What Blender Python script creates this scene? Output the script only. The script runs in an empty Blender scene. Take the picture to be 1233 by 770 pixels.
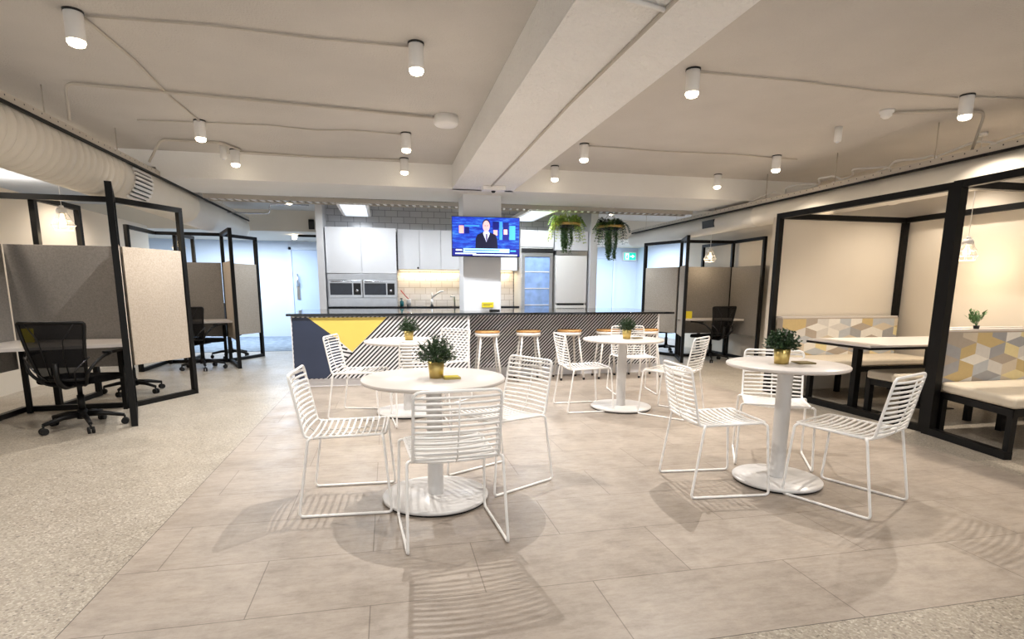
import bpy, bmesh, math, random
from mathutils import Vector, Matrix
PI = math.pi
random.seed(7)
scn = bpy.context.scene
COL = scn.collection

# ------------------------------------------------------------------ camera
F, PX, PY, PITCH, YAW, ROLL, CH = 667.2, 611.1, 461.44, .1687, .2113, .0038, 1.2522
cy, sy, cp, sp, cr, sr = math.cos(YAW), math.sin(YAW), math.cos(PITCH), math.sin(PITCH), math.cos(ROLL), math.sin(ROLL)
_fw, _rt, _up = Vector((sy, cy, 0)), Vector((cy, -sy, 0)), Vector((0, 0, 1))
_w = _fw*cp - _up*sp
_u = _up*cp + _fw*sp
RV, UV, WV = _rt*cr + _u*sr, _u*cr - _rt*sr, _w
cam = bpy.data.cameras.new('camera')
cam.sensor_width = 36
cam.lens = F*36/1233
cam.shift_x = (616.5-PX)/1233
cam.shift_y = (PY-385)/1233
cam.clip_start = .05
co = bpy.data.objects.new('camera', cam)
COL.objects.link(co)
co.matrix_world = Matrix(((RV.x, UV.x, -WV.x, 0), (RV.y, UV.y, -WV.y, 0), (RV.z, UV.z, -WV.z, CH), (0, 0, 0, 1)))
scn.camera = co
scn.view_settings.view_transform = 'Standard'
scn.view_settings.look = 'None'
scn.view_settings.gamma = 1
scn.view_settings.use_curve_mapping = False
scn.view_settings.exposure = 0.0


# ------------------------------------------------------------------ materials
def lin(c):
    return tuple(((v/255)/12.92 if v/255 <= .04045 else (((v/255)+.055)/1.055)**2.4) for v in c)+(1,)


def newmat(name):
    m = bpy.data.materials.new(name)
    m.use_nodes = True
    nt = m.node_tree
    return m, nt, nt.nodes['Principled BSDF']


def coords(nt, scale=(1, 1, 1), rot=(0, 0, 0)):
    t = nt.nodes.new('ShaderNodeTexCoord')
    mp = nt.nodes.new('ShaderNodeMapping')
    mp.inputs['Scale'].default_value = scale
    mp.inputs['Rotation'].default_value = rot
    nt.links.new(t.outputs['Object'], mp.inputs['Vector'])
    return mp.outputs['Vector']


def ramp(nt, src, stops):
    r = nt.nodes.new('ShaderNodeValToRGB')
    while len(r.color_ramp.elements) < len(stops):
        r.color_ramp.elements.new(.5)
    for e, (p, c) in zip(r.color_ramp.elements, stops):
        e.position = p
        e.color = c
    nt.links.new(src, r.inputs['Fac'])
    return r.outputs['Color']


def noise(nt, vec, scale, detail=3, rough=.55):
    n = nt.nodes.new('ShaderNodeTexNoise')
    n.inputs['Scale'].default_value = scale
    n.inputs['Detail'].default_value = detail
    n.inputs['Roughness'].default_value = rough
    nt.links.new(vec, n.inputs['Vector'])
    return n.outputs['Fac']


def mixc(nt, fac, a, b, mode='MIX'):
    m = nt.nodes.new('ShaderNodeMix')
    m.data_type = 'RGBA'
    m.blend_type = mode
    for i, v in ((0, fac), (6, a), (7, b)):
        if hasattr(v, 'node'):
            nt.links.new(v, m.inputs[i])
        else:
            m.inputs[i].default_value = v
    return m.outputs[2]


def bump(nt, b, h, strength, dist=.01):
    n = nt.nodes.new('ShaderNodeBump')
    n.inputs['Strength'].default_value = strength
    n.inputs['Distance'].default_value = dist
    nt.links.new(h, n.inputs['Height'])
    nt.links.new(n.outputs['Normal'], b.inputs['Normal'])


def plain(name, c, rough=.5, metal=0, var=.05, scale=6, bmp=0, bscale=60, spec=None, dist=.004):
    """procedural paint: a base colour with slight noise variation"""
    m, nt, b = newmat(name)
    v = coords(nt)
    c = lin(c)
    lo = tuple(x*(1-var) for x in c[:3])+(1,)
    hi = tuple(min(1, x*(1+var)) for x in c[:3])+(1,)
    nt.links.new(ramp(nt, noise(nt, v, scale), [(.3, lo), (.7, hi)]), b.inputs['Base Color'])
    b.inputs['Roughness'].default_value = rough
    b.inputs['Metallic'].default_value = metal
    if spec is not None:
        b.inputs['Specular IOR Level'].default_value = spec
    if bmp:
        bump(nt, b, noise(nt, v, bscale, 4), bmp, dist)
    return m


def emit(name, c, s):
    m, nt, b = newmat(name)
    b.inputs['Base Color'].default_value = lin(c)
    b.inputs['Emission Color'].default_value = lin(c)
    b.inputs['Emission Strength'].default_value = s
    v = coords(nt)
    nt.links.new(ramp(nt, noise(nt, v, 3), [(0, tuple(x*.97 for x in lin(c)[:3])+(1,)), (1, lin(c))]), b.inputs['Emission Color'])
    return m


M = {}
M['ceiling'] = plain('sprayed ceiling plaster', (207, 202, 196), .9, var=.05, scale=1.2, bmp=.8, bscale=60, dist=.01)
M['beam'] = plain('rough sprayed beam plaster', (246, 245, 243), .9, var=.02, scale=3, bmp=1, bscale=34, dist=.022)
M['crossbeam'] = plain('smooth white beam plaster', (240, 238, 234), .85, var=.02, scale=2, bmp=.4, bscale=60, dist=.008)
M['column'] = plain('smooth white column paint', (228, 231, 236), .7, var=.02, scale=3, bmp=.2, bscale=40)
M['wall'] = plain('cream wall paint', (222, 213, 198), .8, var=.02, scale=1.5, bmp=.1, bscale=90)
M['wallcool'] = plain('pale blue grey wall paint', (205, 218, 236), .6, var=.02, scale=1.2)
M['doorcool'] = plain('pale blue door laminate', (190, 210, 238), .4, var=.03, scale=2)
M['white'] = plain('white powder coat', (242, 240, 237), .4, var=.01)
M['tabletop'] = plain('white laminate', (208, 201, 195), .3, var=.015, scale=4)
M['tablemetal'] = plain('white lacquered steel', (214, 212, 210), .3, var=.02)
M['trunk'] = plain('pale ceiling conduit', (196, 188, 176), .6, var=.03)  # darker than the ceiling, the cables' shadow put into the tone
M['duct'] = plain('white painted duct', (226, 220, 208), .55, var=.03, scale=2)
M['black'] = plain('black powder coat', (6, 6, 6), .5, var=.1, spec=.25)
M['rubber'] = plain('black rubber', (14, 14, 14), .8)
M['chairblack'] = plain('black nylon', (7, 7, 8), .5, var=.1, spec=.3)
M['chairfabric'] = plain('black woven seat fabric', (9, 9, 10), .95, var=.2, scale=120, bmp=.3, bscale=300, spec=.1)
M['chrome'] = plain('brushed chrome', (200, 200, 205), .2, 1)
M['darkchrome'] = plain('dark chrome', (70, 70, 74), .25, 1)
M['steel'] = plain('brushed stainless steel', (205, 208, 212), .28, 1, var=.06, scale=9)
M['gold'] = plain('brushed gold metal', (216, 192, 122), .38, 1, var=.06, scale=20)
M['goldrim'] = plain('pale brass ring', (226, 190, 120), .3, .9, var=.06, scale=20)
M['soil'] = plain('dark potting soil', (38, 28, 20), .95, var=.3, scale=60)
M['leaf'] = plain('dark green box leaf', (40, 66, 34), .45, var=.5, scale=30)
M['fern'] = plain('fresh green fern', (126, 158, 70), .5, var=.5, scale=14)
M['lime'] = plain('lime green leaf', (190, 206, 104), .5, var=.3, scale=14)
M['vine'] = plain('mid green vine leaf', (88, 126, 72), .5, var=.4, scale=20)
M['wood'] = None
M['cabinet'] = plain('pale grey laminate cabinet front', (226, 227, 230), .4, var=.02, scale=3)
M['navy'] = plain('navy blue laminate', (48, 58, 82), .45, var=.08, scale=3)
M['yellow'] = plain('yellow laminate', (238, 214, 108), .45, var=.03, scale=3)
M['panelwhite'] = plain('white laminate panel', (236, 236, 240), .4, var=.01)
M['stripe'] = plain('black printed stripe', (26, 27, 33), .5, var=.05)
M['stone'] = plain('black polished stone', (24, 26, 30), .06, var=.05, scale=10)
M['cushion'] = plain('cream upholstery', (206, 195, 176), .85, var=.04, scale=9, bmp=.2, bscale=400)
M['yellowcard'] = plain('yellow printed card', (232, 214, 48), .6, var=.04)
M['goldcard'] = plain('matt gold card', (178, 160, 82), .45, .3, var=.05)
M['oldgold'] = plain('olive leather pad', (112, 98, 62), .5, var=.1)
M['darkplastic'] = plain('black plastic', (20, 20, 22), .4)
M['screenoff'] = plain('dark oven glass', (30, 36, 48), .08, var=.2, scale=12)
M['fridgeglass'] = plain('blue reflection painted glass', (150, 182, 236), .08, var=.2, scale=6)  # blue of the reflected windows is put into the glass colour
M['fridgein'] = plain('reflection blue fridge interior', (150, 185, 240), .5)  # same reflected blue put into the interior colour
M['carpet'] = plain('blue grey loop carpet', (122, 136, 152), .95, var=.35, scale=7, bmp=.4, bscale=200)
M['green'] = plain('lime green cloth', (190, 214, 40), .9, var=.1, scale=20)
M['teal'] = plain('teal plastic', (40, 120, 130), .5)
M['red'] = plain('copper red brush handle', (170, 70, 60), .5)
M['lampglow'] = emit('warm lamp lens', (255, 238, 208), 14)
M['bulb'] = emit('warm filament bulb', (255, 226, 180), 2.6)
M['ledwarm'] = emit('warm led strip', (255, 222, 160), 3)
M['ledcool'] = emit('cool led diffuser', (236, 244, 255), .85)
M['cream_felt'] = None


def mat_wood():
    m, nt, b = newmat('light oak')
    v = coords(nt, (3, 40, 3))
    nt.links.new(ramp(nt, noise(nt, v, 2, 4), [(.3, lin((178, 124, 70))), (.7, lin((222, 172, 110)))]), b.inputs['Base Color'])
    b.inputs['Roughness'].default_value = .45
    return m


def mat_felt(name, c1, c2):
    m, nt, b = newmat(name)
    v = coords(nt)
    a = ramp(nt, noise(nt, v, 60, 4, .8), [(.3, lin(c1)), (.72, lin(c2))])
    n2 = ramp(nt, noise(nt, v, 180, 2), [(.3, (.8, .8, .8, 1)), (.7, (1, 1, 1, 1))])
    nt.links.new(mixc(nt, 1.0, a, n2, 'MULTIPLY'), b.inputs['Base Color'])
    b.inputs['Roughness'].default_value = 1
    bump(nt, b, noise(nt, v, 220), .3, .003)
    return m


M['wood'] = mat_wood()
M['felt'] = mat_felt('speckled beige felt', (172, 158, 142), (202, 190, 175))
M['feltgreyshade'] = mat_felt('shade darkened grey felt', (128, 124, 119), (154, 149, 144))  # grey felt, darkened further by shade put into its colour


def mat_floor():
    m, nt, b = newmat('tile and terrazzo floor')
    v = coords(nt)
    sep = nt.nodes.new('ShaderNodeSeparateXYZ')
    nt.links.new(v, sep.inputs[0])

    def mth(op, a, c=0.0):
        n = nt.nodes.new('ShaderNodeMath')
        n.operation = op
        for i, q in enumerate((a, c)):
            if hasattr(q, 'node'):
                nt.links.new(q, n.inputs[i])
            else:
                n.inputs[i].default_value = q
        return n.outputs[0]
    x, y = sep.outputs['X'], sep.outputs['Y']
    inside = mth('MULTIPLY', mth('MULTIPLY', mth('GREATER_THAN', x, -1.215), mth('GREATER_THAN', y, 1.63)),
                 mth('MULTIPLY', mth('LESS_THAN', x, 4.2), mth('LESS_THAN', y, 10.6)))
    # tiles .94 x .47 in half bond, first row at y = 1.63
    br = nt.nodes.new('ShaderNodeTexBrick')
    mp = nt.nodes.new('ShaderNodeMapping')
    mp.inputs['Location'].default_value = (.106+.94*4+.47, -1.63+.473*10, 0)
    nt.links.new(v, mp.inputs['Vector'])
    nt.links.new(mp.outputs[0], br.inputs['Vector'])
    br.offset = .5
    br.inputs['Scale'].default_value = 1
    br.inputs['Brick Width'].default_value = .94
    br.inputs['Row Height'].default_value = .473
    br.inputs['Mortar Size'].default_value = .0025
    br.inputs['Mortar Smooth'].default_value = .2
    br.inputs['Bias'].default_value = 0
    br.inputs['Color1'].default_value = lin((152, 141, 130))
    br.inputs['Color2'].default_value = lin((162, 151, 140))
    br.inputs['Mortar'].default_value = lin((116, 106, 96))
    cl = ramp(nt, noise(nt, v, 2.6, 10, .78), [(.3, (.72, .70, .68, 1)), (.5, (.98, .98, .98, 1)), (.72, (1.16, 1.15, 1.14, 1))])
    st = ramp(nt, noise(nt, coords(nt, (1, 3.2, 1)), 7, 9, .82), [(.34, (.76, .74, .71, 1)), (.56, (1.04, 1.04, 1.04, 1))])
    tile = mixc(nt, 1.0, mixc(nt, 1.0, br.outputs['Color'], cl, 'MULTIPLY'), st, 'MULTIPLY')
    # terrazzo chips
    vo = nt.nodes.new('ShaderNodeTexVoronoi')
    vo.inputs['Scale'].default_value = 120
    nt.links.new(v, vo.inputs['Vector'])
    sc = nt.nodes.new('ShaderNodeSeparateColor')
    nt.links.new(vo.outputs['Color'], sc.inputs[0])
    chips = ramp(nt, sc.outputs[0], [(0, lin((104, 96, 88))), (.08, lin((142, 133, 121))), (.55, lin((155, 146, 133))), (.9, lin((172, 164, 151))), (1, lin((192, 185, 173)))])
    for_b = ramp(nt, noise(nt, v, 1.1, 3), [(.3, (.93, .92, .9, 1)), (.7, (1.04, 1.04, 1.04, 1))])
    terr = mixc(nt, 1.0, chips, for_b, 'MULTIPLY')
    edge = mth('MULTIPLY', inside, mth('SUBTRACT', 1.0, mth('MULTIPLY', mth('GREATER_THAN', x, -1.211), mth('GREATER_THAN', y, 1.634))))
    c = mixc(nt, inside, terr, tile)
    c = mixc(nt, edge, c, lin((70, 62, 55)))
    nt.links.new(c, b.inputs['Base Color'])
    rg = ramp(nt, noise(nt, v, 4, 5), [(.3, (.3, .3, .3, 1)), (.7, (.44, .44, .44, 1))])
    nt.links.new(rg, b.inputs['Roughness'])
    bump(nt, b, noise(nt, v, 18, 6), .05, .004)
    return m


M['floor'] = mat_floor()


def mat_brick(name, c1, c2, mortar, w, h, rough=.2, loc=(0, 0, 0)):
    m, nt, b = newmat(name)
    t = nt.nodes.new('ShaderNodeTexCoord')
    sep = nt.nodes.new('ShaderNodeSeparateXYZ')
    com = nt.nodes.new('ShaderNodeCombineXYZ')
    nt.links.new(t.outputs['Object'], sep.inputs[0])
    nt.links.new(sep.outputs['X'], com.inputs['X'])
    nt.links.new(sep.outputs['Z'], com.inputs['Y'])
    br = nt.nodes.new('ShaderNodeTexBrick')
    nt.links.new(com.outputs[0], br.inputs['Vector'])
    br.inputs['Scale'].default_value = 1
    br.inputs['Brick Width'].default_value = w
    br.inputs['Row Height'].default_value = h
    br.inputs['Mortar Size'].default_value = .004
    br.inputs['Color1'].default_value = lin(c1)
    br.inputs['Color2'].default_value = lin(c2)
    br.inputs['Mortar'].default_value = lin(mortar)
    nt.links.new(br.outputs['Color'], b.inputs['Base Color'])
    b.inputs['Roughness'].default_value = rough
    bump(nt, b, noise(nt, com.outputs[0], 9), .25, .01)
    return m


M['walltile'] = mat_brick('grey glazed wall tile', (206, 206, 208), (218, 218, 220), (140, 140, 144), .22, .11, .12)
M['splash'] = mat_brick('white glazed splashback tile', (232, 224, 216), (240, 234, 228), (196, 184, 172), .2, .115, .15)


def mat_mesh():
    m, nt, b = newmat('black see through mesh')
    b.inputs['Base Color'].default_value = (.005, .005, .006, 1)
    b.inputs['Specular IOR Level'].default_value = .1
    b.inputs['Roughness'].default_value = .8
    v = coords(nt, (1, 1, 1))
    w = nt.nodes.new('ShaderNodeTexWave')
    w.inputs['Scale'].default_value = 60
    nt.links.new(v, w.inputs['Vector'])
    nt.links.new(ramp(nt, w.outputs['Fac'], [(.0, (.97, .97, .97, 1)), (1, (.86, .86, .86, 1))]), b.inputs['Alpha'])
    return m


M['mesh'] = mat_mesh()


def mat_tvbg():
    m, nt, b = newmat('blue studio picture')
    v = coords(nt, (1.2, 1, 7))
    c = ramp(nt, noise(nt, v, 4.5, 5, .65), [(.3, lin((4, 24, 170))), (.48, lin((16, 66, 226))), (.58, lin((40, 120, 246))), (.72, lin((120, 200, 255)))])
    nt.links.new(c, b.inputs['Emission Color'])
    b.inputs['Base Color'].default_value = (.01, .01, .01, 1)
    b.inputs['Emission Strength'].default_value = 1.0
    b.inputs['Roughness'].default_value = .25
    return m


M['tvbg'] = mat_tvbg()
for k, c in dict(tvskin=(238, 196, 200), tvsuit=(8, 10, 44), tvshirt=(214, 224, 250), tvtie=(110, 104, 140), tvhair=(26, 20, 40), tvbar=(170, 226, 250), tvnavy=(6, 16, 110), tvwhite=(235, 244, 255), tvpanel=(60, 150, 246), tvpink=(238, 180, 176), tvtext=(70, 110, 170), exitgreen=(24, 200, 170), exitwhite=(236, 255, 250)).items():
    M[k] = emit('screen '+k[2:] if k[:2] == 'tv' else 'sign '+k[4:], c, 1.0)


# ------------------------------------------------------------------ mesh builder
def fillet(pts, r, n=5, closed=False):
    out = []
    P = [Vector(p) for p in pts]
    L = len(P)
    for i in range(L):
        if not closed and i in (0, L-1):
            out.append(P[i])
            continue
        a, b, c = P[i-1], P[i], P[(i+1) % L]
        d1, d2 = (a-b), (c-b)
        rr = min(r, d1.length*.49, d2.length*.49)
        s, e = b+d1.normalized()*rr, b+d2.normalized()*rr
        for k in range(n+1):
            t = k/n
            out.append(s*(1-t)**2+b*2*t*(1-t)+e*t*t)
    return out


class MB:
    def __init__(s):
        s.bm = bmesh.new()

    def _faces(s, vs, idx, mi=0, smooth=False):
        V = [s.bm.verts.new(v) for v in vs]
        for f in idx:
            try:
                fc = s.bm.faces.new([V[i] for i in f])
                fc.material_index = mi
                fc.smooth = smooth
            except ValueError:
                pass
        return V

    def box(s, c, size, rz=0, mi=0, rot=None, bev=0):
        c = Vector(c)
        R = rot if rot is not None else Matrix.Rotation(rz, 3, 'Z')
        h = Vector(size)/2
        vs = [c+R@Vector((sx*h.x, sy_*h.y, sz*h.z)) for sz in (-1, 1) for sx, sy_ in ((-1, -1), (1, -1), (1, 1), (-1, 1))]
        V = s._faces(vs, [(3, 2, 1, 0), (4, 5, 6, 7), (0, 1, 5, 4), (1, 2, 6, 5), (2, 3, 7, 6), (3, 0, 4, 7)], mi)
        if bev:
            es = list({e for v in V for e in v.link_edges})
            r = bmesh.ops.bevel(s.bm, geom=es, offset=bev, segments=3, affect='EDGES', profile=.5)
            for f in r['faces']:
                f.smooth = True
                f.material_index = mi
        return s

    def span(s, lo, hi, mi=0, bev=0):
        lo, hi = Vector(lo), Vector(hi)
        return s.box((lo+hi)/2, hi-lo, 0, mi, None, bev)

    def bar(s, p, q, w, h, mi=0, bev=0, ext=0):
        """square bar p to q; w across (horizontal), h vertical-ish"""
        p, q = Vector(p), Vector(q)
        d = (q-p).normalized()
        up = Vector((0, 0, 1)) if abs(d.z) < .95 else Vector((1, 0, 0))
        a = d.cross(up).normalized()
        u = a.cross(d)
        R = Matrix((a, d, u)).transposed()
        return s.box((p+q)/2, (w, (q-p).length+2*ext, h), 0, mi, R, bev)

    def post(s, x, y, z0, z1, w, ang=0, mi=0):
        return s.box((x, y, (z0+z1)/2), (w, w, z1-z0), ang, mi)

    def tube(s, pts, r, n=8, closed=False, mi=0, caps=True, radii=None):
        P = [Vector(p) for p in pts]
        L = len(P)
        T = []
        for i in range(L):
            a = P[i-1] if (i > 0 or closed) else P[i]
            b = P[(i+1) % L] if (i < L-1 or closed) else P[i]
            T.append((b-a).normalized())
        t0 = T[0]
        ref = Vector((0, 0, 1)) if abs(t0.z) < .9 else Vector((1, 0, 0))
        u = t0.cross(ref).normalized()
        rings = []
        for i in range(L):
            u = (u-T[i]*u.dot(T[i]))
            u = u.normalized() if u.length > 1e-6 else T[i].orthogonal().normalized()
            v = T[i].cross(u)
            rr = radii[i] if radii else r
            k = 1.0
            if 0 < i < L-1 or closed:
                d1 = (P[i]-P[i-1]).normalized()
                k = 1/max(.5, abs(d1.dot(T[i])))
            rings.append([s.bm.verts.new(P[i]+(u*math.cos(2*PI*j/n)+v*math.sin(2*PI*j/n))*rr*k) for j in range(n)])
        for i in range(L if closed else L-1):
            A, B = rings[i], rings[(i+1) % L]
            for j in range(n):
                f = s.bm.faces.new((A[j], A[(j+1) % n], B[(j+1) % n], B[j]))
                f.smooth = True
                f.material_index = mi
        if caps and not closed:
            for A in (rings[0][::-1], rings[-1]):
                f = s.bm.faces.new(A)
                f.material_index = mi
        return s

    def lathe(s, prof, n=32, c=(0, 0, 0), mi=0, axis='Z', smooth=True, closed=False):
        c = Vector(c)
        rings = []
        for r, z in prof:
            if axis == 'Z':
                f = lambda a: Vector((r*math.cos(a), r*math.sin(a), z))
            elif axis == 'Y':
                f = lambda a: Vector((r*math.cos(a), z, r*math.sin(a)))
            else:
                f = lambda a: Vector((z, r*math.cos(a), r*math.sin(a)))
            if r < 1e-5:
                rings.append([s.bm.verts.new(c+f(0))])
            else:
                rings.append([s.bm.verts.new(c+f(2*PI*j/n)) for j in range(n)])
        pairs = list(zip(rings, rings[1:]))
        if closed:
            pairs.append((rings[-1], rings[0]))
        for A, B in pairs:
            for j in range(n):
                k = (j+1) % n
                if len(A) == 1 and len(B) == 1:
                    continue
                if len(A) == 1:
                    q = (A[0], B[k], B[j])
                elif len(B) == 1:
                    q = (A[j], A[k], B[0])
                else:
                    q = (A[j], A[k], B[k], B[j])
                fc = s.bm.faces.new(q)
                fc.smooth = smooth
                fc.material_index = mi
        return s

    def poly(s, pts, mi=0):
        s._faces(pts, [tuple(range(len(pts)))], mi)
        return s

    def prism(s, pts, z0, z1, mi=0):
        n = len(pts)
        vs = [(x, y, z0) for x, y in pts]+[(x, y, z1) for x, y in pts]
        s._faces(vs, [tuple(range(n))[::-1], tuple(range(n, 2*n))]+[(i, (i+1) % n, n+(i+1) % n, n+i) for i in range(n)], mi)
        return s

    def leaf(s, p, d, up, l, w, mi=0):
        """pointed leaf with a fold along the middle"""
        p, d = Vector(p), Vector(d).normalized()
        a = d.cross(Vector(up))
        a = a.normalized() if a.length > 1e-4 else d.orthogonal().normalized()
        nrm = a.cross(d)
        m = p+d*l*.5
        s._faces([p, m+a*w*.5+nrm*w*.18, p+d*l, m-a*w*.5+nrm*w*.18], [(0, 1, 2), (0, 2, 3)], mi)

    def build(s, name, mats, parent=None, label=None, recalc=True):
        if recalc:
            bmesh.ops.recalc_face_normals(s.bm, faces=s.bm.faces)
        me = bpy.data.meshes.new(name)
        s.bm.to_mesh(me)
        s.bm.free()
        for m in (mats if isinstance(mats, (list, tuple)) else [mats]):
            me.materials.append(M[m])
        o = bpy.data.objects.new(name, me)
        COL.objects.link(o)
        if parent:
            o.parent = parent
        if label:
            o['label'] = label
        return o


def tag(o, label, cat, group=None):
    o['label'] = label
    o['category'] = cat
    if group:
        o['group'] = group
    return o


def thing(name, label, cat, loc=(0, 0, 0), rz=0, group=None):
    o = bpy.data.objects.new(name, None)
    o.empty_display_size = .1
    COL.objects.link(o)
    o.location = loc
    o.rotation_euler = (0, 0, rz)
    return tag(o, label, cat, group)


def struct(o):
    o['kind'] = 'structure'
    return o


def copy_tree(o, parent=None):
    c = o.copy()
    COL.objects.link(c)
    if parent:
        c.parent = parent
    for ch in list(o.children):
        copy_tree(ch, c)
    return c


def put(root, first, loc, rz, label, group=None):
    o = root if first else copy_tree(root)
    o.location = loc
    o.rotation_euler = (0, 0, rz)
    o['label'] = label
    if group:
        o['group'] = group
    return o


def spot(x, y, z, power, col, size=2.0, blend=.6, rad=.025, aim=None):
    l = bpy.data.lights.new('spot', 'SPOT')
    l.energy, l.color, l.spot_size, l.spot_blend, l.shadow_soft_size = power, col, size, blend, rad
    o = bpy.data.objects.new('lamp_light', l)
    COL.objects.link(o)
    o.location = (x, y, z)
    if aim:
        o.rotation_euler = (Vector(aim)-Vector((x, y, z))).to_track_quat('-Z', 'Y').to_euler()
    return o


def area(x, y, z, sx, sy_, power, col, rot=(0, 0, 0)):
    l = bpy.data.lights.new('area', 'AREA')
    l.shape = 'RECTANGLE'
    l.size, l.size_y, l.energy, l.color = sx, sy_, power, col
    o = bpy.data.objects.new('area_light', l)  # shared by lit fittings and added unseen area lights
    COL.objects.link(o)
    o.location = (x, y, z)
    o.rotation_euler = rot
    return o


def point(x, y, z, power, col, rad=.03):
    l = bpy.data.lights.new('point', 'POINT')
    l.energy, l.color, l.shadow_soft_size = power, col, rad
    o = bpy.data.objects.new('bulb_light', l)
    COL.objects.link(o)
    o.location = (x, y, z)
    return o


WARM, NEUT, COOL = (1, .87, .73), (1, .955, .90), (.80, .90, 1)
ZC = 2.85

# ------------------------------------------------------------------ the room
struct(MB().span((-6.2, -3, -.1), (7.2, 15.4, 0)).build('floor', 'floor'))
struct(MB().span((-6.2, -3, ZC), (7.2, 15.4, ZC+.1)).build('ceiling', 'ceiling'))
mb = MB()
mb.span((.88, -3, 2.55), (1.70, 7.7, ZC+.02))
struct(mb.build('ceiling_beam', 'beam'))
struct(MB().span((-2.64, 7.62, 2.55), (7.2, 8.75, ZC+.02)).span((-6.2, 7.62, 2.66), (-2.64, 8.75, ZC+.02)).build('cross_beam', 'crossbeam'))
struct(MB().span((1.07, 8.02, 0), (1.62, 8.5, 2.56), bev=.012).build('concrete_column', 'column'))
struct(MB().span((-4.55, -3, 0), (-4.4, 12.0, 2.4)).build('wall_left', 'wall'))
struct(MB().span((-6.3, -3, 0), (-6.2, 15.4, ZC)).build('wall_left_outer', 'wall'))
struct(MB().span((6.42, -3, 0), (6.6, 11.2, ZC)).build('wall_right', 'wall'))
struct(MB().span((7.1, 11.2, 0), (7.2, 15.4, ZC)).build('wall_right_outer', 'wallcool'))
struct(MB().span((4.63, 6.0, 0), (6.42, 6.16, 2.12)).build('wall_booth', 'wall'))
struct(MB().span((-6.2, 15.3, 0), (7.2, 15.4, ZC)).build('wall_back', 'wallcool'))
struct(MB().span((-6.2, 12.7, 2.42), (7.2, 15.3, ZC)).build('trim_bulkhead', 'wall'))
struct(MB().span((-1.13, 10.62, 0), (3.92, 10.75, ZC)).build('wall_kitchen', 'walltile'))
struct(MB().span((-1.13, 9.95, 0), (-1.02, 10.75, ZC)).build('trim_1', 'cabinet'))
struct(MB().span((3.69, 9.95, 0), (3.83, 10.75, ZC)).build('trim_2', 'cabinet'))
struct(MB().span((-6.2, 11.75, 0), (-1.2, 15.3, .006)).build('corridor_carpet', 'carpet'))


def door(n, x0, x1, y, z1, hx):
    d = struct(MB().span((x0, y-.05, 0), (x1, y, z1)).build('door_%d' % n, 'doorcool'))
    MB().span((x0-.07, y-.07, 0), (x0-.005, y, z1+.07)).span((x1+.005, y-.07, 0), (x1+.07, y, z1+.07)).span((x0-.07, y-.07, z1+.005), (x1+.07, y, z1+.07)).build('door_frame', 'wallcool', d)
    MB().span((hx-.04, y-.075, .95), (hx+.04, y-.05, 1.4), bev=.01).tube([(hx, y-.07, 1.3), (hx, y-.12, 1.3), (hx, y-.12, 1.6)], .016).build('door_handle', 'steel', d)


door(1, -2.35, -1.35, 15.3, 2.2, -2.23)
door(2, 5.35, 6.35, 15.3, 2.1, 5.5)
door(3, 4.25, 5.25, 15.3, 2.1, 4.4)

# ------------------------------------------------------------------ downlights
lamp_sites = []
ROWS = [(4.02, [(-1.75, 'nearest the top left corner'), (.235, 'nearest one left of the long beam'), (2.25, 'nearest one right of the long beam'), (4.75, 'at the right edge over the lounge booths')]),
        (6.22, [(-1.73, 'at the far end of the diagonal ceiling cable'), (.24, 'second one left of the long beam'), (2.2, 'second one right of the long beam'), (4.65, 'second one near the right duct')]),
        (7.38, [(-1.70, 'far left, close before the cross beam'), (.255, 'left of the long beam, close before the cross beam'), (2.21, 'right of the long beam, close before the cross beam'), (4.6, 'near the right duct, close before the cross beam')])]
proto = thing('ceiling_downlight', '', 'ceiling lamp')
MB().lathe([(0, .0), (.046, 0), (.05, -.004), (.05, -.155), (.046, -.16), (0, -.16)], 24).build('housing', 'white', proto)
MB().lathe([(.047, -.158), (.048, -.168), (.040, -.184), (.02, -.192), (0, -.194)], 24).build('lens', 'lampglow', proto, 'glowing warm white lens')
MB().lathe([(.038, .006), (.054, .006), (.054, -.006), (.038, -.006)], 24, closed=True).build('mounting_ring', 'darkplastic', proto, 'dark mounting ring at the ceiling')
first = True
for y, row in ROWS:
    for x, where in row:
        o = put(proto, first, (x, y, ZC-.006), 0, 'white cylinder ceiling downlight, lit, '+where, 'lit cylinder downlights')
        first = False
        lamp_sites.append((x, y))
for x in (-1.75, .235, 2.25, 4.6):        # the row of downlights over the camera
    spot(x, 1.7, ZC-.21, 75, WARM if x > 3 else NEUT, size=2.2, blend=.7, rad=.015)
for i, (x, y, z, where) in enumerate([(-1.59, 10.4, ZC-.006, 'beyond the cross beam at the corridor left of the kitchen'), (4.26, 10.4, ZC-.006, 'beyond the cross beam by the right hanging plant')]):
    put(proto, False, (x, y, z), 0, 'small lit ceiling downlight '+where, 'lit cylinder downlights')
    spot(x, y, z-.21, 90, COOL)
for x, y, where in ((4.44, 5.04, 'near the tray of cables on the right'), (-1.79, 7.24, 'beside the pipe bend on the left')):
    o = thing('emergency_light', 'unlit white cylinder emergency light on the ceiling, '+where, 'ceiling lamp', (x, y, ZC))
    MB().lathe([(0, 0), (.035, 0), (.035, -.13), (.03, -.14), (0, -.14)], 20).build('housing', 'white', o)
    MB().lathe([(0, -.137), (.018, -.137), (.014, -.15), (0, -.152)], 14).build('lens', 'cabinet', o)
POW = {}
for k, (x, y) in enumerate(lamp_sites):
    spot(x, y, ZC-.21, 150 if y > 7 else (165 if x < -1 else 190), (.94, .97, 1) if 7 < y and x < 4 else (WARM if x > 3 else NEUT), size=2.2, blend=.7, rad=.015)

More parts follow.
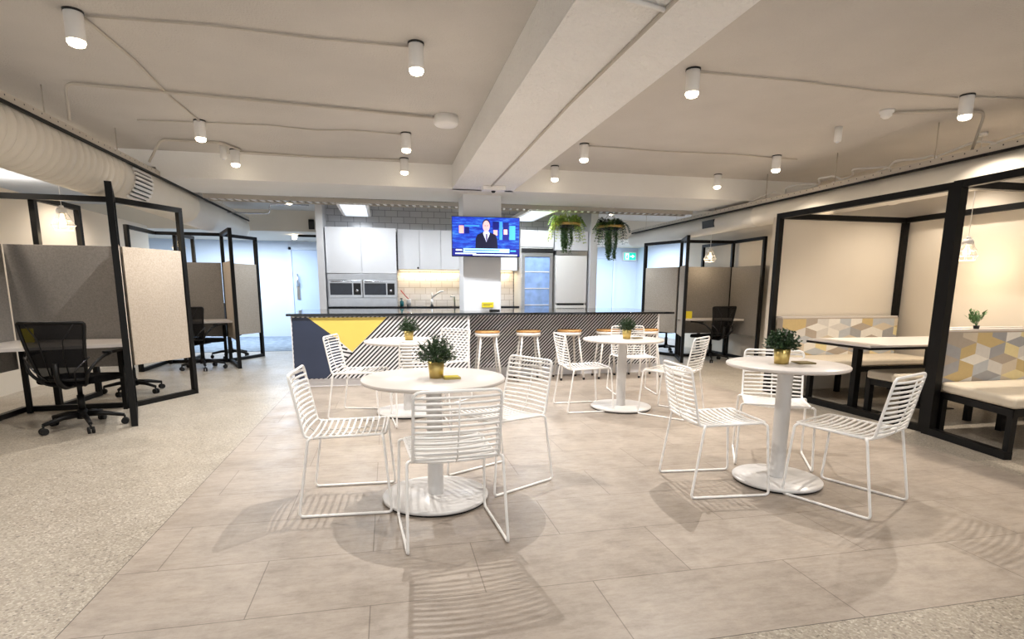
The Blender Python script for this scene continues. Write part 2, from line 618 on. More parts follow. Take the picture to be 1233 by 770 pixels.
o = thing('smoke_detector', 'round white detector box where the ceiling pipe ends left of the beam', 'detector', (.59, 5.56, ZC))
MB().lathe([(0, 0), (.115, 0), (.115, -.07), (.1, -.085), (0, -.085)], 28).build('housing', 'white', o)
o = thing('smoke_detector', 'small white domed smoke detector on the ceiling right of the beam', 'detector', (4.454, 4.504, ZC))
MB().lathe([(0, 0), (.06, 0), (.06, -.02), (.045, -.03), (.045, -.05), (.02, -.07), (0, -.07)], 20).build('housing', 'white', o)
o = thing('beam_sensor_box', 'white rectangular sensor box under the far end of the long beam', 'sensor', (1.38, 7.35, 2.55))
MB().span((-.15, -.09, -.055), (.15, .09, 0), bev=.01).build('housing', 'white', o)
MB().lathe([(0, -.055), (.03, -.055), (.02, -.075), (0, -.08)], 16).build('lens', 'darkplastic', o)


def cable(name, label, pts, r, mat, cat, clips=0, fil=.06):
    o = thing(name, label, cat, pts[0])
    P = [Vector(p)-Vector(pts[0]) for p in pts]
    MB().tube(fillet(P, fil) if len(P) > 2 else P, r, 7).build('run', mat, o)
    return o


Z = ZC-.012
cable('ceiling_cable', 'thin pale cable across the ceiling joining the two nearest left downlights', [(-1.70, 4.05, Z), (-1.0, 4.02, Z), (-.4, 4.07, Z), (.19, 4.06, Z)], .0065, 'trunk', 'cable')
cable('ceiling_cable', 'thin pale cable running diagonally back between the left row of downlights', [(-1.72, 4.07, Z), (-1.70, 4.7, Z), (-1.74, 5.5, Z), (-1.72, 6.18, Z)], .009, 'trunk', 'cable')
cable('ceiling_cable', 'wavy pale ceiling cable from the end of the diagonal one to the beam', [(-2.3, 6.3, Z), (-1.7, 6.24, Z), (-1.1, 6.2, Z), (-.7, 6.28, Z), (-.3, 6.2, Z), (.2, 6.24, Z)], .0065, 'trunk', 'cable')
cable('ceiling_conduit', 'white conduit pipe crossing the left ceiling to the round detector box', [(-2.42, 5.3, 2.55), (-2.42, 5.3, ZC-.02), (-1.2, 5.40, ZC-.02), (.5, 5.56, ZC-.02)], .012, 'trunk', 'pipe')
cable('ceiling_conduit', 'short pale pipe bending down to the left cable tray behind the second lamp', [(-2.5, 7.05, 2.6), (-2.35, 7.0, ZC-.02), (-1.75, 7.0, ZC-.02), (-1.62, 7.3, ZC-.02)], .013, 'trunk', 'pipe')
cable('ceiling_cable', 'pale cable skirting the front edge of the cross beam on the left', [(-1.65, 7.42, Z), (-.8, 7.5, Z), (.22, 7.42, Z)], .008, 'trunk', 'cable')
cable('ceiling_cable', 'thin pale cable between the two nearest right downlights', [(2.3, 4.04, Z), (3.1, 4.03, Z), (3.9, 4.08, Z), (4.7, 4.06, Z)], .0065, 'trunk', 'cable')
cable('ceiling_cable', 'thin pale cable from the second right lamp by the beam toward the right duct', [(2.24, 6.25, Z), (3.2, 6.3, Z), (4.0, 6.24, Z), (5.0, 6.3, Z)], .0065, 'trunk', 'cable')
cable('ceiling_conduit', 'grey conduit pipe from the domed smoke detector bending down to the right tray', [(4.5, 4.5, ZC-.02), (5.05, 4.32, ZC-.02), (5.3, 4.3, ZC-.02), (5.38, 4.45, 2.5)], .013, 'trunk', 'pipe')
cable('beam_cable', 'dark seamed cable running along the underside of the long beam', [(1.32, 2.0, 2.542), (1.30, 4.0, 2.542), (1.33, 5.6, 2.542), (1.34, 7.25, 2.542)], .011, 'trunk', 'cable')
cable('beam_cable', 'short white cable looped across the near end of the long beam', [(.86, 2.45, 2.6), (.90, 2.5, 2.54), (1.05, 2.56, 2.535), (1.3, 2.62, 2.535)], .012, 'white', 'cable')
cable('ceiling_cable', 'short dark cable on the ceiling over the nearest right downlight toward the frame edge', [(4.8, 4.02, Z), (5.6, 3.95, Z)], .008, 'trunk', 'cable')

# ------------------------------------------------------------------ ducts and trays
o = thing('air_duct', 'fat white round air duct above the desk pods on the left, ribbed near the camera', 'duct', (-2.85, 0, 2.415))
prof = []
y = -1.0
R_ = .243
while y < 6.7:
    prof += [(R_-.012, y), (R_+.004, y+.012), (R_+.016, y+.035), (R_+.016, y+.065), (R_+.004, y+.092), (R_-.012, y+.104)]
    y += .115
MB().lathe(prof, 40, axis='Y').build('ribbed_sleeve', 'duct', o, 'corrugated flexible duct sleeve')
mb = MB()
mb.lathe([(R_, 6.7), (R_+.012, 6.72), (R_+.012, 6.78), (R_, 6.8), (R_, 9.0), (R_+.008, 9.01), (R_+.008, 9.05), (R_, 9.06), (R_, 11.9), (R_*.98, 12.05), (R_*.88, 12.2), (R_*.68, 12.32), (R_*.4, 12.38), (0, 12.4)], 40, axis='Y')
mb.build('smooth_section', 'duct', o)
mb = MB()
ang = math.radians(-12)
for k in range(7):
    a = ang+math.radians(-34+k*10)
    for yy in (7.05,):
        c = Vector((math.cos(a)*(R_+.012), 7.13, math.sin(a)*(R_+.012)))
        mb.box(c, (.012, .40, .009), 0, 0, Matrix.Rotation(-a, 3, 'Y'))
mb.build('grille_slats', 'darkplastic', o, 'dark slots of the duct grille')
mb = MB()
for k in range(8):
    a = ang+math.radians(-39+k*10)
    c = Vector((math.cos(a)*(R_+.014), 7.13, math.sin(a)*(R_+.014)))
    mb.box(c, (.02, .46, .026), 0, 0, Matrix.Rotation(-a, 3, 'Y'))
mb.build('grille', 'white', o)

o = thing('air_duct', 'slim white round air duct above the lounge booths on the right', 'duct', (5.36, 0, 2.32))
R2 = .152
MB().lathe([(R2, .5), (R2, 5.2), (R2+.008, 5.21), (R2+.008, 5.25), (R2, 5.26), (R2, 7.4), (R2+.008, 7.41), (R2+.008, 7.45), (R2, 7.46), (R2, 11.6), (R2*.9, 11.75), (R2*.6, 11.85), (0, 11.9)], 32, axis='Y').build('duct_pipe', 'duct', o)
MB().box((-.135, 8.55, -.005), (.05, .34, .12), 0, 0, Matrix.Rotation(-.1, 3, 'Y')).build('grille', 'darkplastic', o, 'dark square duct grille')


def tray(label, x, z, y0, y1, side):
    o = thing('cable_tray', label, 'cable tray', (x, 0, z))
    mb = MB()
    mb.span((-.004, y0, -.03), (.004, y1, .028))
    mb.span((0 if side > 0 else -.28, y0, -.03), (.28 if side > 0 else 0, y1, -.024))
    yy = y0+.1
    while yy < y1:
        mb.lathe([(0, -.0055), (.007, -.0055)], 8, (0, yy, .008), 1, 'X')
        mb.lathe([(0, .0055), (.007, .0055)], 8, (0, yy, .008), 1, 'X')
        yy += .11
    mb.build('perforated_channel', ['trunk', 'darkplastic'], o)
    MB().span((-.012, y0, -.052), (.012, y1, -.03)).build('gap_shade_strip', 'black', o, 'black strip standing in for the shaded gap below')  # black strip stands in for the shaded gap above the duct
    mb = MB()
    for yy in [y0+.7+1.25*k for k in range(int((y1-y0)/1.25))]:
        mb.tube([(.06*side, yy, -.02), (.06*side, yy, ZC-z)], .005, 6)
    mb.build('hanger_rods', 'trunk', o)
    return o


tray('perforated cable tray running along the top of the fat left duct', -2.6, 2.58, 1.0, 12.0, -1)
tray('perforated cable tray running above the slim right duct', 5.2, 2.475, 1.5, 11.5, 1)
rc = random.Random(3)
for k in range(7):
    y0 = 3.6+k*.55
    pts = [(5.35+rc.uniform(-.06, .08), y0, 2.47)]
    for j in range(1, 6):
        pts.append((5.36+rc.uniform(-.1, .12), y0+j*.16+rc.uniform(-.03, .03), 2.50+.09*math.sin(j*PI/5)+rc.uniform(0, .05)))
    pts.append((5.36, y0+.95, 2.47))
    o = cable('loose_cable', 'loose white cable looping out of the right tray under the ceiling', pts, .011, 'white', 'cable', fil=.07)
    o['group'] = 'loose cables in the right tray'
o = thing('cable_ladder', 'long white cable ladder spanning the room behind the cross beam', 'cable tray', (0, 9.0, 2.53))
mb = MB()
for yy in (-.13, .13):
    mb.span((-2.5, yy-.008, -.03), (5.1, yy+.008, .03))
mb.build('side_rails', 'trunk', o)
mb = MB()
xx = -2.45
while xx < 5.1:
    mb.bar((xx, -.13, -.012), (xx+.05, .13, -.012), .034, .014)
    xx += .11
mb.build('rungs', 'white', o)
MB().span((-2.5, -.12, .0), (5.1, .12, .02)).build('slot_shade_sheet', 'darkplastic', o, 'dark sheet standing in for shade behind the slots')  # dark sheet paints the shade seen between the rungs
mb = MB()
for xx in (-1.6, -.2, 2.2, 3.5):
    mb.tube([(xx, 0, -.02), (xx, 0, ZC-2.53)], .006, 6)
mb.build('hanger_rods', 'trunk', o)
cable('corridor_conduit', 'dark conduit pipe below the ladder at the left corridor', [(-2.7, 10.6, 2.52), (-1.95, 10.6, 2.52), (-1.95, 10.6, 2.68), (-1.3, 10.6, 2.68)], .012, 'chrome', 'pipe')


# ------------------------------------------------------------------ wire chairs
def make_chair():
    root = thing('wire_chair', '', 'chair')
    zs = .445
    # seat frame profile: side rails from the front edge to the rear bend
    W = .208
    mb = MB()
    r = .0078
    front, rear = (.225, zs+.008), (-.165, zs-.004)
    for sx in (-1, 1):
        pass
    # seat: closed loop front, sides, plus slats
    loop = [(-W, rear[0], rear[1]), (-W, front[0], front[1]), (W, front[0], front[1]), (W, rear[0], rear[1])]
    mb.tube(fillet(loop, .035), r, 8)
    n = 11
    for k in range(n):
        t = (k+.5)/n
        y = front[0]+(rear[0]-front[0])*t-.005
        z = front[1]+(rear[1]-front[1])*t
        mb.tube([(W*u, y, z-.016*(1-u*u)) for u in (-1, -.66, -.33, 0, .33, .66, 1)], .0070, 6)
    for xx in (-.055, .055):
        mb.tube([(xx, front[0], front[1]-.018), (xx, rear[0], rear[1]-.022)], .004, 6)
    mb.build('seat', 'white', root)
    # backrest with curved lower bend
    mb = MB()
    top = (-.275, .79)
    side = [(rear[0], rear[1]), (rear[0]-.045, rear[1]+.02), (top[0], top[1])]

    def pt(t):
        # bend then straight
        if t < .12:
            k = t/.12
            a, b, c = Vector(side[0]), Vector((side[0][0]-.035, side[0][1]-.002)), Vector(side[1])
            return a*(1-k)**2+b*2*k*(1-k)+c*k*k
        k = (t-.12)/.88
        return Vector(side[1])*(1-k)+Vector(side[2])*k
    L = [(-W, *pt(t)) for t in (0, .04, .08, .12, .5)]+[(-W+.002, *pt(1)), (W-.002, *pt(1))]+[(W, *pt(t)) for t in (.5, .12, .08, .04, 0)]
    P = [Vector(p) for p in L]
    # round the two top corners
    body = P[:5]+fillet([P[4], P[5], P[6], P[7]], .035)[1:-1]+P[7:]
    mb.tube(body, r, 8)
    n = 13
    for k in range(n):
        t = .03+.90*k/(n-1)
        q = pt(t)
        mb.tube([(W*u, q.x-.028*(1-u*u)*min(1, t*4), q.y-(.012*(1-u*u) if t < .1 else 0)) for u in (-1, -.66, -.33, 0, .33, .66, 1)], .0070, 6)
    mb.tube([(0, pt(t).x-.028*min(1, t*4)-.006, pt(t).y-(.012 if t < .1 else 0)) for t in (.03, .12, .5, .93)], .004, 6)
    mb.build('backrest', 'white', root)
    for sx in (-1, 1):
        mb = MB()
        a, b, c, d = (sx*W, .205, zs+.004), (sx*.235, .215, zs), (sx*.247, .25, .0078), (sx*.247, -.25, .0078)
        e, f = (sx*.235, -.185, zs-.004), (sx*W, -.165, zs-.004)
        mb.tube(fillet([a, b, c, d, e, f], .026), .0078, 8)
        mb.build('leg_loop', 'white', root)
    return root


chair = make_chair()
G1 = 'white wire chairs around the round tables'
CH_ = [((-.25, 3.29), -3, 'white wire chair at the left side of the nearest left round table'),
       ((.285, 2.755), 94, 'white wire chair with its back to the camera, before the nearest left table'),
       ((.695, 3.483), 209, 'white wire chair at the right side of the nearest left round table'),
       ((2.024, 3.104), -5, 'white wire chair at the left side of the round table nearest the lounge booths'),
       ((2.684, 2.72), 113, 'white wire chair in the right foreground, right of the round table by the booths'),
       ((2.76, 3.50), 238, 'white wire chair behind the round table nearest the lounge booths, facing the camera'),
       ((2.0, 5.5), 0, 'white wire chair at the left side of the back right round table by the stools'),
       ((2.80, 5.07), 129, 'white wire chair right of the back right table, in front of the dark pod'),
       ((2.91, 6.27), 261, 'white wire chair behind the back right round table, backed by the bar stools'),
       ((-.295, 5.63), -14, 'white wire chair left of the back left table, before the yellow and navy bar panel'),
       ((.27, 5.22), 95, 'white wire chair with back to camera at the back left table, behind the large plant'),
       ((.57, 6.22), 226, 'white wire chair behind the back left table in front of the striped bar panel')]
for i, (p, a, lab) in enumerate(CH_):
    put(chair, i == 0, (p[0], p[1], 0), math.radians(a-90), lab, G1)


# ------------------------------------------------------------------ round tables
def make_table(R, H, Rb):
    root = thing('round_table', '', 'table')
    MB().lathe([(0, H-.024), (R-.012, H-.024), (R-.003, H-.02), (R, H-.014), (R, H-.004), (R-.004, H), (0, H)], 72).build('tabletop', 'tabletop', root)
    MB().lathe([(.035, H-.03), (.12, H-.03), (.12, H-.024), (0, H-.024)], 24).lathe([(.047, .03), (.047, H-.03)], 28).build('column', 'tablemetal', root)
    MB().lathe([(0, .012), (Rb-.004, .012), (Rb, .016), (Rb, .026), (Rb-.005, .031), (0, .033)], 64).build('base', 'tablemetal', root)
    MB().lathe([(0, 0), (Rb-.012, 0), (Rb-.012, .012), (0, .012)], 64).build('base_pad', 'rubber', root, 'dark pad under the base disc')  # pad raises the disc; its dark tone stands in for the shadow gap
    return root


TB = [((.249, 3.22), 'white round cafe table nearest the camera, left of centre, with the largest plant'),
      ((2.486, 3.069), 'white round cafe table on the right near the lounge booths'),
      ((2.40, 5.42), 'white round cafe table at the back right in front of the stools'),
      ((.173, 5.62), 'white round cafe table at the back left in front of the yellow bar panel')]
t0 = make_table(.4165, .74, .316)
for i in (0, 2, 3):
    put(t0, i == 0, (*TB[i][0], 0), 0, TB[i][1], 'white round cafe tables')
t1 = make_table(.3615, .7866, .2744)
put(t1, True, (*TB[1][0], 0), 0, TB[1][1], 'white round cafe tables')


# ------------------------------------------------------------------ potted plants
def foliage(mb, rx, h, z0, n, l, w, seed, spiky=0):
    rg = random.Random(seed)
    for k in range(n):
        a = rg.uniform(0, 2*PI)
        e = math.asin(rg.uniform(-.05, 1))
        tip = Vector((math.cos(a)*math.cos(e)*rx, math.sin(a)*math.cos(e)*rx, z0+.02+max(-.1, math.sin(e))*h))
        tip *= 1
        base = Vector((math.cos(a)*.02, math.sin(a)*.02, z0))
        d = tip-base
        sc = rg.uniform(.72, 1.0)+(rg.uniform(0, spiky) if spiky else 0)
        mb.tube([base, base+d*.5*sc+Vector((0, 0, .01)), base+d*sc], .0011, 3, caps=False)
        m = 9
        for j in range(m):
            t = (.35+.65*(j+.5)/m)*sc
            p = base+d*t
            b = rg.uniform(0, 2*PI)
            dr = (d.normalized()*.7+Vector((math.cos(b), math.sin(b), rg.uniform(-.4, .7)))).normalized()
            mb.leaf(p, dr, Vector((rg.uniform(-1, 1), rg.uniform(-1, 1), 1)), l*rg.uniform(.7, 1.2), w*rg.uniform(.7, 1.2))


def make_plant(rb, rt, h, rx, fh, n, l, w, seed, spiky=0):
    root = thing('potted_plant', '', 'plant')
    MB().lathe([(0, 0), (rb, 0), (rt, h), (rt-.004, h), (rt-.006, h-.012), (0, h-.012)], 32).build('pot', 'gold', root, 'brushed gold tapered pot')
    MB().lathe([(0, h-.01), (rt-.006, h-.01)], 24).build('soil', 'soil', root)
    mb = MB()
    foliage(mb, rx, fh, h-.01, n, l, w, seed, spiky)
    mb.build('foliage', 'leaf', root, 'dark green bushy foliage', recalc=False)
    return root


PL = [(make_plant(.039, .048, .098, .115, .135, 150, .022, .009, 1, .25), (.262, 3.19, .741), 'largest dark green potted plant in a gold pot on the nearest left table'),
      (make_plant(.042, .050, .095, .115, .13, 165, .020, .013, 2), (2.44, 3.06, .7876), 'rounded leafy plant in a gold pot on the round table by the booths'),
      (make_plant(.040, .048, .096, .105, .13, 120, .021, .011, 3), (2.43, 5.40, .741), 'dark green plant in a gold pot on the back right round table'),
      (make_plant(.039, .048, .096, .105, .125, 120, .024, .010, 4, .1), (.195, 5.58, .741), 'dark green plant in a gold pot on the back left round table')]
for o, p, lab in PL:
    o.location = p
    o['label'] = lab
    o['group'] = 'plants in gold pots on the round tables'


def pad(loc, rz, size, mat, label, cat='card', name='table_card'):
    o = thing(name, label, cat, loc, rz)
    MB().span((-size[0]/2, -size[1]/2, 0), (size[0]/2, size[1]/2, size[2]), bev=.002).build('body', mat, o)
    MB().span((-size[0]/2+.008, -size[1]/2+.008, size[2]-.0005), (size[0]/2-.008, size[1]/2-.008, size[2]+.001)).build('printed_face', 'yellowcard' if mat == 'goldcard' else mat, o)
    return o


pad((.345, 3.155, .740), .1, (.095, .085, .012), 'goldcard', 'flat gold and yellow card lying beside the largest plant on the nearest table')
pad((2.595, 3.05, .7866), -.15, (.11, .10, .01), 'oldgold', 'flat olive brown pad lying beside the plant on the table by the booths')
pad((2.56, 5.43, .740), .1, (.10, .08, .01), 'oldgold', 'flat dark pad lying beside the plant on the back right table')


# ------------------------------------------------------------------ bar
def bar_section(o, x0, x1, y, z0, z1, period, name):
    """white panel with printed diagonal stripes as part of the panel mesh"""
    mb = MB()
    mb.span((x0, y, z0), (x1, y+.03, z1), 0)
    yy = y-.001
    H = z1-z0
    k = x0-H
    bm2 = MB()
    while k < x1:
        w = period*.46
        p = [(k, yy, z0), (k+w, yy, z0), (k+w+H, yy, z1), (k+H, yy, z1)]
        bm2.poly(p, 1)
        k += period
    bmesh.ops.bisect_plane(bm2.bm, geom=bm2.bm.verts[:]+bm2.bm.edges[:]+bm2.bm.faces[:], plane_co=(x0+.012, 0, 0), plane_no=(-1, 0, 0), clear_outer=True)
    bmesh.ops.bisect_plane(bm2.bm, geom=bm2.bm.verts[:]+bm2.bm.edges[:]+bm2.bm.faces[:], plane_co=(x1-.03, 0, 0), plane_no=(1, 0, 0), clear_outer=True)
    return mb, bm2


def merge(dst, src):
    me = bpy.data.meshes.new('t')
    src.bm.to_mesh(me)
    src.bm.free()
    dst.bm.from_mesh(me)
    bpy.data.meshes.remove(me)


bar = thing('bar_counter', 'long kitchen bar with dark stone top and navy, yellow and striped front', 'counter', (0, 0, 0))
YB, YR = 7.33, 7.72
mb, st = bar_section(bar, -1.19, 1.056, YB, .105, .895, .0565, 'p')
P = lambda X, Z, e: (X, YB-e, Z)
navy = [(-1.175, .885), (-.985, .885), (-.66, .63), (-.585, .33), (-.80, .112), (-1.175, .112)]
yel = [(-.985, .885), (-.018, .885), (-.465, .445), (-.66, .63)]
tri = [(-.66, .63), (-.465, .445), (-.585, .33)]
merge(mb, st)
mb.poly([P(x, z, .002) for x, z in navy], 2)
mb.poly([P(x, z, .002) for x, z in yel], 3)
mb.poly([P(x, z, .0016) for x, z in tri], 0)
for k in range(5):
    z = .60-.052*k
    xa = -.66+(.63-z)*.25
    xb = -.66+(.63-z)*1.05 if z > .445 else -.465-(.445-z)*1.04
    mb.poly([P(xa, z, .0022), P(xb-.01, z-.03, .0022), P(xb, z-.008, .0022), P(xa, z+.018, .0022)], 1)
mb.build('front_panel', ['panelwhite', 'stripe', 'navy', 'yellow'], bar, 'navy and yellow front panel with diagonal black stripes', recalc=False)
mb, st = bar_section(bar, 1.06, 3.99, YR, .14, .895, .05, 'q')
merge(mb, st)
mb.build('recessed_panel', ['panelwhite', 'stripe'], bar, 'recessed panel with diagonal black stripes behind the stools', recalc=False)
MB().span((-1.235, 7.29, .905), (4.0, 8.0, .935), bev=.004).span((-1.235, 8.0, .905), (1.06, 8.9, .935), bev=.004).span((1.63, 8.0, .905), (4.0, 8.9, .935), bev=.004).span((1.06, 8.52, .905), (1.63, 8.9, .935)).build('countertop', 'stone', bar, 'thin polished dark stone top')
MB().span((-1.15, 7.37, 0), (1.05, 7.9, .105)).span((1.05, 7.78, 0), (3.95, 7.92, .14)).build('plinth', 'panelwhite', bar)
MB().span((-1.19, 7.36, .105), (1.056, 7.98, .905)).span((1.056, 7.75, .14), (3.99, 7.98, .905)).span((-1.19, 8.55, 0), (3.99, 8.85, .905)).span((-1.19, 7.98, 0), (-1.15, 8.55, .905)).span((3.95, 7.98, 0), (3.99, 8.55, .905)).build('carcass', 'panelwhite', bar)


# stools
def make_stool():
    root = thing('bar_stool', '', 'stool')
    MB().lathe([(0, .66), (.16, .66), (.17, .666), (.17, .682), (.163, .689), (0, .689)], 40).build('seat', 'wood', root, 'round light oak seat')
    MB().lathe([(.155, .615), (.165, .615), (.168, .66), (.155, .66)], 40, closed=True).build('apron', 'white', root)
    for k in range(4):
        a = PI/4+k*PI/2
        c, s_ = math.cos(a), math.sin(a)
        leg = MB().tube([(c*.135, s_*.135, .655), (c*.235, s_*.235, .022)], .0145, 12).build('leg', 'white', root)
        MB().tube([(c*.2345, s_*.2345, .03), (c*.2385, s_*.2385, 0)], .0165, 12).build('rubber_foot', 'rubber', leg, 'black rubber foot')
    return root


st0 = make_stool()
SX = [1.31, 1.885, 2.475, 3.055, 3.64]
SL = ['first from the left', 'second from the left', 'middle one of the five', 'fourth from the left, behind the back right table', 'last on the right end of the bar']
for i, x in enumerate(SX):
    put(st0, i == 0, (x, 7.42, 0), random.uniform(-.1, .1), 'white bar stool with round oak seat, '+SL[i], 'bar stools along the counter')

# ------------------------------------------------------------------ kitchen
YK = 10.02


def cab(name, label, x0, x1, z0, z1, y0, y1, ndoor, knobs=(), hand=True):
    o = thing(name, label, 'cabinet', ((x0+x1)/2, y0, z0))
    w = (x1-x0)/2
    MB().span((-w, .02, 0), (w, y1-y0, z1-z0)).build('carcass', 'cabinet', o)
    dw = 2*w/ndoor
    for k in range(ndoor):
        d = MB().span((-w+k*dw+.003, 0, .003), (-w+(k+1)*dw-.003, .02, z1-z0-.003), bev=.002).build('door', 'cabinet', o)
        if k in knobs:
            MB().lathe([(0, 0), (.014, 0), (.018, -.02), (0, -.026)], 12, (-w+(k+1)*dw-.03, 0, .03), axis='Y').build('knob', 'darkplastic', d)
    return o


cab('wall_cabinet', 'pale grey two door cabinet above the pair of built in ovens', -1.0, .17, 1.5, 2.27, YK, 10.6, 2)
cab('wall_cabinet', 'pale grey three door wall cabinet above the sink with warm strip light', .2, 1.33, 1.58, 2.27, YK+.15, 10.6, 3, (0, 2))
cab('wall_cabinet', 'narrow pale grey wall cabinet between the column and the glass fridge', 1.34, 2.36, 1.58, 2.27, YK+.15, 10.6, 2)
cab('wall_cabinet', 'pale grey cabinet over the glass fronted fridge', 2.38, 3.01, 2.0, 2.3, YK, 10.6, 2)
cab('wall_cabinet', 'pale grey cabinet over the white fridge, behind the left hanging plant', 3.03, 3.67, 1.95, 2.3, YK, 10.6, 2)
cab('base_cabinet', 'pale grey base cabinet under the ovens behind the bar', -1.0, .17, 0, .9, YK, 10.6, 2)
cab('base_cabinet', 'pale grey base cabinet under the sink behind the bar', .2, 2.36, 0, .9, YK, 10.6, 4)
o = thing('kitchen_worktop', 'dark stone kitchen worktop under the splashback', 'worktop', (0, YK, .9))
MB().span((-1.0, -.02, 0), (2.36, .58, .035), bev=.003).build('slab', 'stone', o)
o = thing('oven_housing', 'pale side panels and stainless trim framing the two ovens', 'cabinet', (-.415, YK, .935))
MB().span((-.585, .03, 0), (.585, .58, .56)).build('carcass', 'cabinet', o)
MB().span((-.57, .0, .455), (.57, .028, .56), bev=.003).build('upper_trim', 'steel', o)
MB().span((-.57, .0, .0), (.57, .028, .15), bev=.003).build('lower_trim', 'steel', o)
for k, nm in ((0, 'left'), (1, 'right')):
    o = thing('built_in_oven', 'stainless built in oven with dark window, %s one of the pair' % nm, 'oven', (-.70+k*.57, YK-.012, 1.085), 0, 'pair of built in ovens')
    MB().span((-.28, 0, 0), (.28, .04, .30), bev=.006).build('housing', 'steel', o)
    MB().span((-.255, -.006, .05), (.11, 0, .25), bev=.002).build('window', 'screenoff', o, 'dark glass window')
    MB().span((.13, -.006, .05), (.255, 0, .25), bev=.002).build('control_panel', 'darkplastic', o)
    MB().lathe([(0, -.03), (.022, -.028), (.025, -.006), (0, -.006)], 16, (.19, 0, .12), axis='Y').build('knob', 'chrome', o)
    MB().tube([(-.24, -.004, .275), (-.24, -.03, .275), (.1, -.03, .275), (.1, -.004, .275)], .006).build('handle', 'chrome', o)
struct(MB().span((.19, 10.58, .935), (2.37, 10.625, 1.58)).build('splashback_tiles', 'splash'))
o = thing('cabinet_led_strip', 'warm glowing light strip under the sink wall cabinets', 'strip light', (0, 10.50, 1.575))  # LED strip fixed under the wall cabinets, no shelf here
MB().span((.24, -.01, -.012), (2.32, .02, 0)).build('diffuser', 'ledwarm', o)
area(.8, 10.5, 1.55, 1.1, .04, 4.5, (1, .82, .55))
area(2.0, 10.5, 1.55, .6, .04, 2.5, (1, .82, .55))
o = thing('mixer_tap', 'slanted chrome kitchen tap at the sink', 'tap', (.80, 10.42, .935))
MB().lathe([(0, 0), (.028, 0), (.026, .03), (.02, .12), (0, .13)], 16).tube([(0, 0, .08), (.0, 0, .15), (.15, -.04, .26), (.21, -.06, .27)], .013, 8).build('spout', 'steel', o)
MB().tube([(0, 0, .12), (0, 0, .24)], .008, 6).build('lever', 'steel', o)
o = thing('water_filter_tap', 'short square chrome tap right of the slanted kitchen tap', 'tap', (1.22, 10.42, .935))
MB().tube([(0, 0, 0), (0, 0, .17), (-.08, -.03, .17)], .014, 8).build('spout', 'steel', o)
o = thing('folded_cloth', 'lime green folded cloth on the worktop beside the column', 'cloth', (1.42, 10.3, .935))
MB().box((0, 0, .02), (.19, .12, .04), .2, bev=.012).box((.01, 0, .05), (.15, .10, .022), -.1, bev=.01).build('folds', 'green', o)
o = thing('dish_brush', 'red handled dish brush leaning at the left end of the sink splashback', 'brush', (.26, 10.5, .935))
MB().tube([(-.02, .05, .28), (.06, 0, .18), (.12, -.03, .12)], .009, 6).build('handle', 'red', o)
MB().lathe([(0, 0), (.04, 0), (.045, .11), (.038, .12), (0, .12)], 16, (.12, -.03, 0)).build('pot', 'panelwhite', o)
o = thing('soap_bottle', 'small teal bottle at the left end of the kitchen worktop', 'bottle', (.25, 10.35, .935))
MB().lathe([(0, 0), (.035, 0), (.035, .08), (.012, .1), (.012, .12), (0, .12)], 16).build('body', 'teal', o)
MB().span((-.03, -.01, .12), (.012, .01, .14)).build('pump', 'darkplastic', o)
# glass fridge
o = thing('glass_door_fridge', 'tall drinks fridge with a blue reflection painted glass door', 'fridge', (2.69, YK-.04, 0))
MB().span((-.3, .05, 0), (.3, .6, 1.99)).build('body', 'white', o)
MB().span((-.295, .0, 1.90), (.295, .05, 1.975)).build('header', 'darkplastic', o, 'dark header strip')
MB().span((-.29, 0, .06), (-.235, .05, 1.89)).span((.235, 0, .06), (.29, .05, 1.89)).span((-.235, 0, 1.83), (.235, .05, 1.89)).span((-.235, 0, .06), (.235, .05, .12)).build('door_frame', 'steel', o)
MB().span((-.235, .02, .12), (.235, .03, 1.83)).build('glass', 'fridgeglass', o, 'blue reflection painted glass')
mb = MB()
for k in range(5):
    mb.span((-.23, .012, .35+k*.3), (.23, .0195, .365+k*.3))
mb.build('shelf_edges', 'white', o)
o = thing('white_fridge', 'white two door fridge freezer right of the glass fridge', 'fridge', (3.35, YK-.03, 0))
MB().span((-.3, .05, 0), (.3, .6, 1.86)).build('body', 'white', o)
MB().span((-.298, 0, .985), (.298, .05, 1.855), bev=.01).build('upper_door', 'white', o)
MB().span((-.298, 0, .06), (.298, .05, .955), bev=.01).build('lower_door', 'white', o)
MB().span((-.27, -.004, .952), (.25, .02, .984)).build('grip_recess', 'darkplastic', o, 'dark grip gap between the doors')
MB().span((-.3, .0, 1.86), (.3, .3, 1.94)).build('top_vent', 'steel', o, 'grey vent gap above the doors')
for x0, x1, lab in ((-.72, -.24, 'white linear light fitting under the ceiling above the oven cabinets'), (2.28, 2.74, 'white linear light fitting under the ceiling above the glass fridge')):
    o = thing('linear_light', lab, 'ceiling lamp', ((x0+x1)/2, 9.75, 2.5))
    w = (x1-x0)/2
    MB().span((-w, -.72, .0), (w, .7, .06), bev=.005).build('housing', 'white', o)
    MB().span((-w+.05, -.68, -.006), (w-.05, .66, .004)).build('diffuser', 'ledcool', o)
    mb = MB()
    for yy in (-.5, .5):
        mb.tube([(0, yy, .05), (0, yy, ZC-2.5)], .006, 6)
    mb.build('hanger_rods', 'trunk', o)
    area((x0+x1)/2, 9.3, 2.48, .35, .5, 16, (.88, .94, 1))
area(1.6, 9.25, 2.42, 3.4, .3, 34, (.9, .95, 1))  # added fill over the kitchen aisle, no fitting there
